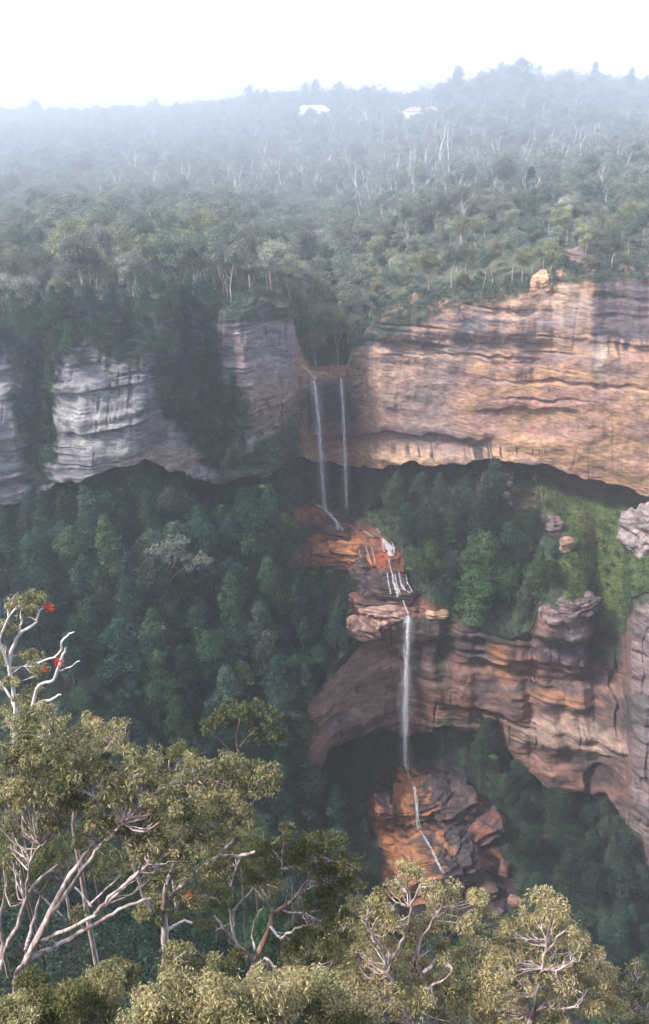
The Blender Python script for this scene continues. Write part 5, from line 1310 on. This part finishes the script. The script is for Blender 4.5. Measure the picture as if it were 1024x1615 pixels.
fg_gum('yellow-crowned gum in the left mass with red flecks on top', 40,
       [[(120, 1330, 8), (122, 1250, 7), (124, 1200, 5), (135, 1165, 4)], [(122, 1230, 5), (95, 1180, 4), (80, 1150, 3)], [(124, 1210, 4), (160, 1190, 3.5), (180, 1165, 2.5)]],
       [(135, 1148, 22), (158, 1150, 18), (185, 1158, 20), (150, 1175, 24), (190, 1180, 16), (120, 1190, 26), (85, 1150, 24), (60, 1175, 26), (110, 1220, 26), (165, 1215, 24), (70, 1120, 14)],
       M_GOLD, M_BARK_PALE, seed=5, red=[(150, 1131, 3)], tone=.55)
fg_gum('small flat-topped gum standing alone above the foreground canopy', 58,
       [[(268, 1330, 6), (272, 1240, 5), (278, 1215, 4), (284, 1195, 3)], [(272, 1235, 3), (288, 1215, 3), (298, 1198, 2)], [(272, 1235, 3), (266, 1210, 2.5), (270, 1192, 2)]],
       [(280, 1183, 15, 0), (295, 1190, 13, 0), (305, 1196, 9, 0), (270, 1190, 10, 0)], M_OLIVE, M_BARK_PALE, seed=6, tone=.75, dens=.9)
fg_gum('olive umbrella-crowned tree in front of the dark slope', 105,
       [[(378, 1290, 7), (378, 1200, 6), (374, 1165, 5), (380, 1135, 3)], [(378, 1200, 4), (345, 1165, 3.5), (330, 1150, 2.5)], [(376, 1180, 4), (400, 1155, 3.5), (425, 1140, 2.5)], [(340, 1165, 2.5), (338, 1150, 2)]],
       [(345, 1130, 20), (372, 1118, 20), (400, 1120, 20), (425, 1132, 20), (330, 1148, 16), (360, 1140, 20), (395, 1140, 22), (430, 1155, 18), (448, 1165, 14), (412, 1165, 18)], M_OLIVE, M_BARK_DARK, seed=7, tone=.35, dens=.5, leaf_len=.5, leaf_w=.22, twig=.3, twig_r=.03)
fg_gum('thin grey half-bare gum on the dark mid-left slope', 170,
       [[(258, 960, 3.5), (262, 925, 3), (270, 900, 2.6), (282, 875, 2)], [(262, 920, 2), (285, 900, 1.8), (305, 888, 1.4), (325, 882, 1)], [(268, 905, 2), (258, 885, 1.5), (250, 862, 1)], [(276, 888, 1.6), (292, 862, 1)]],
       [(265, 862, 18), (285, 856, 16), (245, 870, 14), (290, 880, 14), (318, 884, 16), (300, 898, 12), (275, 875, 16), (262, 885, 12)], M_GUM, M_BARK_RED, seed=8, dens=.4, leaf_len=.55, leaf_w=.2, twig=.5, twig_r=.04)
fg_gum('reddish thin-crowned tree in the middle of the dark left slope', 165,
       [[(182, 1130, 3), (186, 1080, 2.6), (192, 1045, 2.2), (205, 1010, 1.6)], [(188, 1060, 2), (215, 1020, 1.6), (235, 1005, 1)], [(190, 1050, 2), (180, 1020, 1.2)]],
       [(200, 1000, 16), (225, 1000, 16), (182, 1015, 14), (212, 1020, 14), (250, 990, 12)], M_GUM, M_BARK_RED, seed=9, dens=.3, leaf_len=.55, leaf_w=.2, twig=.5, twig_r=.04)
# B: red-brown leaning trunk with sinuous bleached branches
fg_gum('leaning red-brown gum with twisting bleached branches at bottom centre', 33,
       [[(392, 1556, 9), (398, 1530, 10), (412, 1495, 10), (424, 1466, 9), (432, 1440, 8), (452, 1428, 6, .6), (470, 1412, 5, 1), (492, 1400, 4, 1.4), (512, 1394, 3, 1.4)],
        [(430, 1440, 5), (424, 1412, 4, -.8), (418, 1395, 3, -1)],
        [(450, 1430, 4), (455, 1405, 3.5, -1), (448, 1388, 3, -1.2), (444, 1370, 2, -1.2)],
        [(424, 1458, 5), (440, 1478, 4, -1.2), (455, 1472, 4, -1.6), (470, 1462, 3, -1.8), (485, 1460, 2, -1.8)],
        [(404, 1518, 5), (385, 1500, 4, -1), (370, 1482, 4, -1.3), (350, 1460, 3.5, -1.5), (338, 1443, 2, -1.5)],
        [(370, 1482, 3, -1.3), (368, 1450, 2.5, -1.6), (372, 1434, 2, -1.6)],
        [(402, 1500, 4), (398, 1470, 3, 1), (408, 1440, 2.5, 1.2), (415, 1430, 2, 1.2)],
        [(400, 1524, 5), (420, 1513, 4, -1.5), (434, 1528, 4, -1.8), (450, 1534, 3.5, -1.8), (470, 1546, 3, -1.6), (495, 1530, 3, -1)],
        [(470, 1412, 4, 1), (488, 1380, 3.5, .6), (494, 1350, 3, .4), (500, 1330, 2, .4)],
        [(490, 1400, 3, 1.4), (484, 1370, 2.5, 1.6), (478, 1345, 2, 1.6)],
        [(445, 1436, 4), (462, 1440, 4, 1), (480, 1438, 3, 1.3)]],
       [(445, 1345, 22), (478, 1335, 26), (515, 1338, 26), (540, 1362, 24), (470, 1365, 22), (512, 1372, 22), (530, 1405, 26), (552, 1392, 18), (500, 1430, 24), (530, 1450, 26), (480, 1475, 22), (520, 1490, 26), (428, 1372, 14), (460, 1500, 18), (420, 1345, 14), (400, 1390, 16), (500, 1520, 22), (375, 1510, 14)],
       M_OLIVE, M_BARK_PALE, seed=10, tone=.45, twig=.6, dens=.9, trunk_bark=M_BARK_RED)
# C: open golden gum right of centre
fg_gum('open golden gum with pinkish forks right of bottom centre', 32,
       [[(650, 1640, 10), (655, 1600, 9), (660, 1565, 8), (668, 1535, 7), (683, 1520, 5, .5), (700, 1490, 4.5, 1), (718, 1466, 4, 1.2), (742, 1448, 3, 1.2), (760, 1436, 2, 1.2)],
        [(668, 1540, 5), (660, 1520, 4, -.8), (664, 1485, 3.5, -1), (690, 1440, 3, -1.2), (700, 1418, 2, -1.2)],
        [(655, 1590, 7), (630, 1565, 5, -1), (612, 1532, 5, -1.4), (625, 1500, 4, -1.4), (640, 1470, 3.5, -1.4), (648, 1420, 3, -1.4), (640, 1385, 2, -1.4)],
        [(614, 1530, 4, -1.4), (600, 1495, 4, -1.8), (584, 1468, 3, -2), (570, 1450, 2, -2)],
        [(648, 1545, 5), (650, 1520, 4, 1), (668, 1470, 3.5, 1.3), (680, 1430, 3, 1.4), (682, 1402, 2, 1.4)],
        [(645, 1430, 3, -1.4), (662, 1400, 2.5, -1.6), (668, 1378, 1.6, -1.6)],
        [(642, 1410, 2.5, -1.4), (628, 1390, 2, -1), (622, 1375, 1.5, -1)],
        [(660, 1570, 5), (680, 1555, 4, -1), (700, 1545, 3, -1.4), (715, 1530, 2, -1.4)]],
       [(592, 1425, 22), (575, 1455, 24), (612, 1448, 20), (628, 1398, 12), (640, 1372, 10), (660, 1380, 9), (676, 1400, 10), (695, 1412, 22), (716, 1428, 16), (752, 1415, 15), (764, 1432, 12), (605, 1490, 26), (645, 1475, 22), (685, 1462, 24), (568, 1495, 26),
        (650, 1520, 24), (605, 1540, 28), (560, 1545, 30), (700, 1500, 14), (690, 1545, 26), (650, 1575, 30), (735, 1455, 12), (575, 1580, 30), (720, 1570, 28), (700, 1600, 30), (612, 1600, 30)],
       M_GOLD, M_BARK_PALE, seed=11, tone=.66, dens=1.0, red=[(628, 1370, 3)])
fg_gum('rounded golden gum at bottom right with pale twisted limbs', 32,
       [[(828, 1640, 10), (840, 1605, 9), (862, 1585, 8), (885, 1575, 6, .6), (905, 1560, 5, 1), (918, 1545, 3, 1)],
        [(838, 1608, 7), (846, 1570, 5, -1), (852, 1535, 4.5, -1.2), (860, 1500, 4, -1.2), (866, 1465, 3.5, -1.2), (872, 1435, 2.5, -1.2)],
        [(840, 1570, 5), (818, 1550, 4, 1), (806, 1540, 3, 1)],
        [(832, 1600, 5), (832, 1555, 4, 1.4), (830, 1510, 3.5, 1.6), (838, 1480, 2.5, 1.6)],
        [(862, 1585, 5), (880, 1592, 4, -1), (905, 1588, 3, -1.4)],
        [(858, 1505, 3, -1.2), (880, 1480, 3, -1.6), (895, 1462, 2, -1.6)],
        [(855, 1530, 3.5, -1.2), (880, 1530, 3, -2), (905, 1515, 2, -2.2)],
        [(848, 1560, 3.5, -1), (870, 1548, 3, .8), (878, 1520, 2, 1)]],
       [(858, 1425, 20), (880, 1432, 16), (838, 1448, 20), (870, 1455, 20), (805, 1462, 20), (784, 1485, 22), (900, 1465, 16), (825, 1490, 24), (870, 1490, 24), (905, 1495, 22), (935, 1512, 18), (955, 1538, 18), (890, 1525, 26), (845, 1530, 26), (795, 1525, 26), (930, 1545, 22), (968, 1560, 14), (780, 1560, 26),
        (820, 1565, 26), (875, 1565, 24), (920, 1580, 26), (960, 1590, 22), (760, 1590, 26), (800, 1600, 26), (880, 1605, 30)],
       M_GOLD, M_BARK_PALE, seed=12, tone=.7, dens=1.0)
fg_gum('dull olive gum filling the canopy between the grey-trunked and leaning gums', 52,
       [[(372, 1560, 7), (368, 1470, 6), (362, 1420, 5), (372, 1370, 4)], [(365, 1440, 4), (400, 1400, 3), (430, 1360, 2)], [(364, 1430, 4), (335, 1400, 3), (320, 1370, 2)]],
       [(330, 1385, 24), (365, 1365, 26), (400, 1370, 26), (425, 1340, 22), (350, 1330, 24), (390, 1330, 24), (420, 1400, 22), (310, 1420, 22), (345, 1420, 22), (250, 1460, 22), (285, 1455, 24), (320, 1470, 22)], M_OLIVE, M_BARK_PALE, seed=14, tone=.5, dens=1.0)
fg_gum('low pale-leaved gum between the leaning gum and the open golden gum', 44,
       [[(555, 1660, 7), (552, 1560, 6), (545, 1510, 5), (540, 1470, 3)], [(550, 1540, 4), (580, 1500, 3), (600, 1480, 2)], [(550, 1545, 4), (520, 1520, 3), (500, 1500, 2)]],
       [(540, 1465, 24), (510, 1490, 24), (575, 1480, 22), (545, 1510, 26), (590, 1520, 22), (505, 1535, 24), (480, 1515, 20), (560, 1430, 18), (460, 1530, 20), (625, 1510, 20)], M_GOLD, M_BARK_PALE, seed=15, tone=.45, dens=1.0)
fg_gum('darker-toned gum crown joining the two golden gums', 46,
       [[(745, 1660, 7), (742, 1580, 6), (740, 1530, 4), (745, 1500, 3)], [(742, 1560, 4), (765, 1530, 3), (780, 1510, 2)]],
       [(745, 1500, 22), (725, 1525, 24), (765, 1520, 24), (745, 1550, 26), (700, 1540, 22), (780, 1545, 22), (755, 1470, 14)], M_GOLD, M_BARK_PALE, seed=16, tone=.4, dens=1.0)
fg_gum('olive crown behind the white limbs at far left', 48,
       [[(120, 1620, 7), (118, 1500, 6), (110, 1440, 5), (100, 1390, 3)], [(114, 1460, 4), (60, 1410, 3), (30, 1380, 2)], [(116, 1450, 4), (170, 1400, 3), (200, 1370, 2)]],
       [(30, 1370, 26), (65, 1355, 26), (100, 1345, 26), (20, 1410, 22), (175, 1365, 26), (205, 1350, 26), (140, 1350, 24), (60, 1400, 20), (0, 1330, 26)], M_OLIVE, M_BARK_PALE, seed=17, tone=.5, dens=.9)
fg_gum('slim gum cut by the bottom right corner', 36,
       [[(1000, 1660, 6), (1000, 1610, 5), (995, 1580, 4), (1002, 1555, 3), (1012, 1535, 2)], [(998, 1590, 3), (1012, 1575, 2.5), (1022, 1555, 2)]],
       [(1012, 1532, 12), (1004, 1560, 12), (1020, 1580, 16), (990, 1600, 18), (1015, 1610, 18)], M_GOLD, M_BARK_PALE, seed=13, tone=.45, dens=.7)

# near bushes along the bottom edge
def bush(label, x, y, rp, Y, seed, mat=M_GOLD, tone=.5, stems=True, L=.17, group=None, dens=1.2):
    r = np.random.default_rng(seed)
    lim = [[(x, 1660, 3), (x + r.uniform(-6, 6), y + rp * .4, 2.5), (x + r.uniform(-10, 10), y - rp * .3, 1.5)]]
    for k in range(3): lim.append([(x + r.uniform(-5, 5), y + rp, 2.2), (x + r.uniform(-rp, rp) * .6, y + rp * .1, 1.8, r.uniform(-.6, .6)), (x + r.uniform(-rp, rp) * .9, y - rp * .6, 1.2, r.uniform(-.8, .8))])
    bl = [(x + r.uniform(-.8, .8) * rp, y + r.uniform(-.55, .9) * rp, rp * r.uniform(.35, .6)) for _ in range(9)]
    t = fg_gum(label, Y, lim, bl, mat, M_BARK_PALE, 'bush', L, L * .3, dens, seed, tone=tone, twig=.5, twig_r=.010)
    t['category'] = 'bush'; return t
for i, (x, y, rp, Y, mt, tn, lab) in enumerate([
        (20, 1600, 42, 21, M_GOLD, .5, 'yellow-green bush in the bottom left corner'), (95, 1590, 42, 22, M_OLIVE, .6, 'olive bush second along the bottom edge'), (160, 1562, 38, 23, M_GOLD, .5, 'pinkish-tipped bush in front of the white-limbed gum'),
        (228, 1588, 46, 20, M_GOLD, .6, 'leafy yellow bush left of the bottom centre'), (300, 1578, 46, 19, M_GOLD, .66, 'brightest yellow bush on the bottom edge'), (372, 1580, 46, 19, M_GOLD, .6, 'yellow bush under the leaning red-brown trunk'), (442, 1572, 44, 20, M_GOLD, .64, 'long-leaved yellow bush right of the leaning trunk'),
        (505, 1575, 40, 22, M_GOLD, .5, 'tan bush between the yellow bushes and the open golden gum'), (550, 1598, 34, 21, M_GOLD, .55, 'small tan bush cut by the bottom edge'), (340, 1520, 26, 27, M_GOLD, .45, 'thin twiggy bush above the bottom row'), (285, 1515, 24, 27, M_GOLD, .5, 'sparse small bush with a white stem'),
        (190, 1535, 22, 27, M_GOLD, .4, 'reddish-brown thin bush by the lower left trunk'), (60, 1555, 24, 26, M_OLIVE, .4, 'dull green bush at the foot of the white-limbed gum')]):
    bush(lab, x, y, rp, Y, 600 + i, mt, tn)

# dark trees standing on the hillside just behind the foreground gums
for i, (x, y, Y, s, k, tn) in enumerate([(40, 1450, 62, .62, 0, 1), (110, 1500, 55, .5, 2, 2), (185, 1490, 58, .55, 3, 1), (320, 1480, 64, .6, 0, 0), (420, 1440, 70, .55, 3, 1), (250, 1420, 80, .7, 0, 4), (350, 1400, 84, .7, 2, 2), (90, 1400, 82, .75, 3, 0),
                                        (200, 1360, 95, .8, 1, 1), (30, 1340, 95, .8, 0, 2), (460, 1320, 110, .8, 2, 0), (400, 1310, 118, .8, 3, 1), (560, 1470, 80, .6, 0, 1), (740, 1480, 84, .6, 2, 1), (620, 1560, 60, .5, 3, 2), (480, 1540, 52, .4, 2, 1), (135, 1290, 120, .8, 3, 4), (330, 1340, 120, .8, 1, 1), (170, 1530, 48, .4, 0, 3), (60, 1500, 50, .45, 2, 3),
                                        (760, 1540, 66, .55, 3, 1), (960, 1600, 60, .5, 0, 2), (530, 1400, 120, .75, 1, 0)]):
    pr = RAIN[k]; top = P(x, y, Y); b0 = top - np.array([0, 0, pr[2] * s]); gz = hill_z(Y, b0[0])
    zs_ = 1.0
    where = 'behind the white-limbed gum at lower left' if x < 220 else ('between the grey-trunked and leaning gums' if x < 440 else 'behind the leaning gum' if x < 600 else 'showing between the golden gums')
    o = plant('hillside_tree', pr, (b0[0], b0[1], b0[2]), s, i * 1.1, f"{TONES[tn][0]} {'broad' if k in (2, 3) else 'upright'} tree {where}", 'tree', f"{TONES[tn][0]} trees {where}", TONES[tn][1], zs_)
    if b0[2] > gz:                                             # its stem reaches down to the steep hillside
        mb = MB(); h_ = (b0[2] - gz) / s + 2
        V, Fc, _, _ = tube([(0, 0, .5), (0.2, 0, -h_ * .5), (0, 0, -h_)], [.28, .34, .42], 6, 0, 0, 3); mb.add(V, Fc); put('lower_trunk', mb.mesh('lower_trunk', True), M_BARK_DARK, o)

# ------------------------------------------------------------------ labels: the ends, nearest and farthest of each look-alike set get words of their own
def world_base(o): return np.array(o.location)
sets = {}
for o in C.objects:
    if 'label' in o.keys() and o.parent is None and o.get('kind') is None: sets.setdefault(o['label'], []).append(o)
for lab, obs in sets.items():
    if len(obs) < 2 or len(lab.split()) > 12: continue
    ps = [(proj(world_base(o))[0], proj(world_base(o))[1], o) for o in obs]
    ps.sort(key=lambda t: t[0])
    ps[0][2]['label'] = lab + ', leftmost of its look'
    ps[-1][2]['label'] = lab + ', rightmost of its look'
    mid = sorted(ps[1:-1], key=lambda t: t[1])
    if len(mid) >= 1: mid[-1][2]['label'] = lab + ', lowest of its look'
    if len(mid) >= 2: mid[0][2]['label'] = lab + ', highest of its look'

# ------------------------------------------------------------------ haze
me = bpy.data.meshes.new('haze')
hx, hy0, hy1, hz0, hz1 = 2700, -140, 3700, -330, 75
me.from_pydata([(x, y, z) for x in (-hx, hx) for y in (hy0, hy1) for z in (hz0, hz1)], [], [(0, 1, 3, 2), (4, 6, 7, 5), (0, 4, 5, 1), (2, 3, 7, 6), (0, 2, 6, 4), (1, 5, 7, 3)])
hm = bpy.data.materials.new('blue_haze'); hm.use_nodes = True; hm.node_tree.nodes.clear()
pv = hm.node_tree.nodes.new('ShaderNodeVolumePrincipled'); ou = hm.node_tree.nodes.new('ShaderNodeOutputMaterial')
pv.inputs['Color'].default_value = (0.90, 0.955, 1.0, 1); pv.inputs['Density'].default_value = HAZE_DENSITY; pv.inputs['Anisotropy'].default_value = 0.72
hm.node_tree.links.new(pv.outputs[0], ou.inputs['Volume'])
put('haze', me, hm, kind='stuff', label='pale blue haze filling the valley and veiling the plateau', category='haze')
print('made', n_made, 'meshes', len(bpy.data.meshes))
print('tris', sum(len(m.polygons) * 2 for m in bpy.data.meshes))
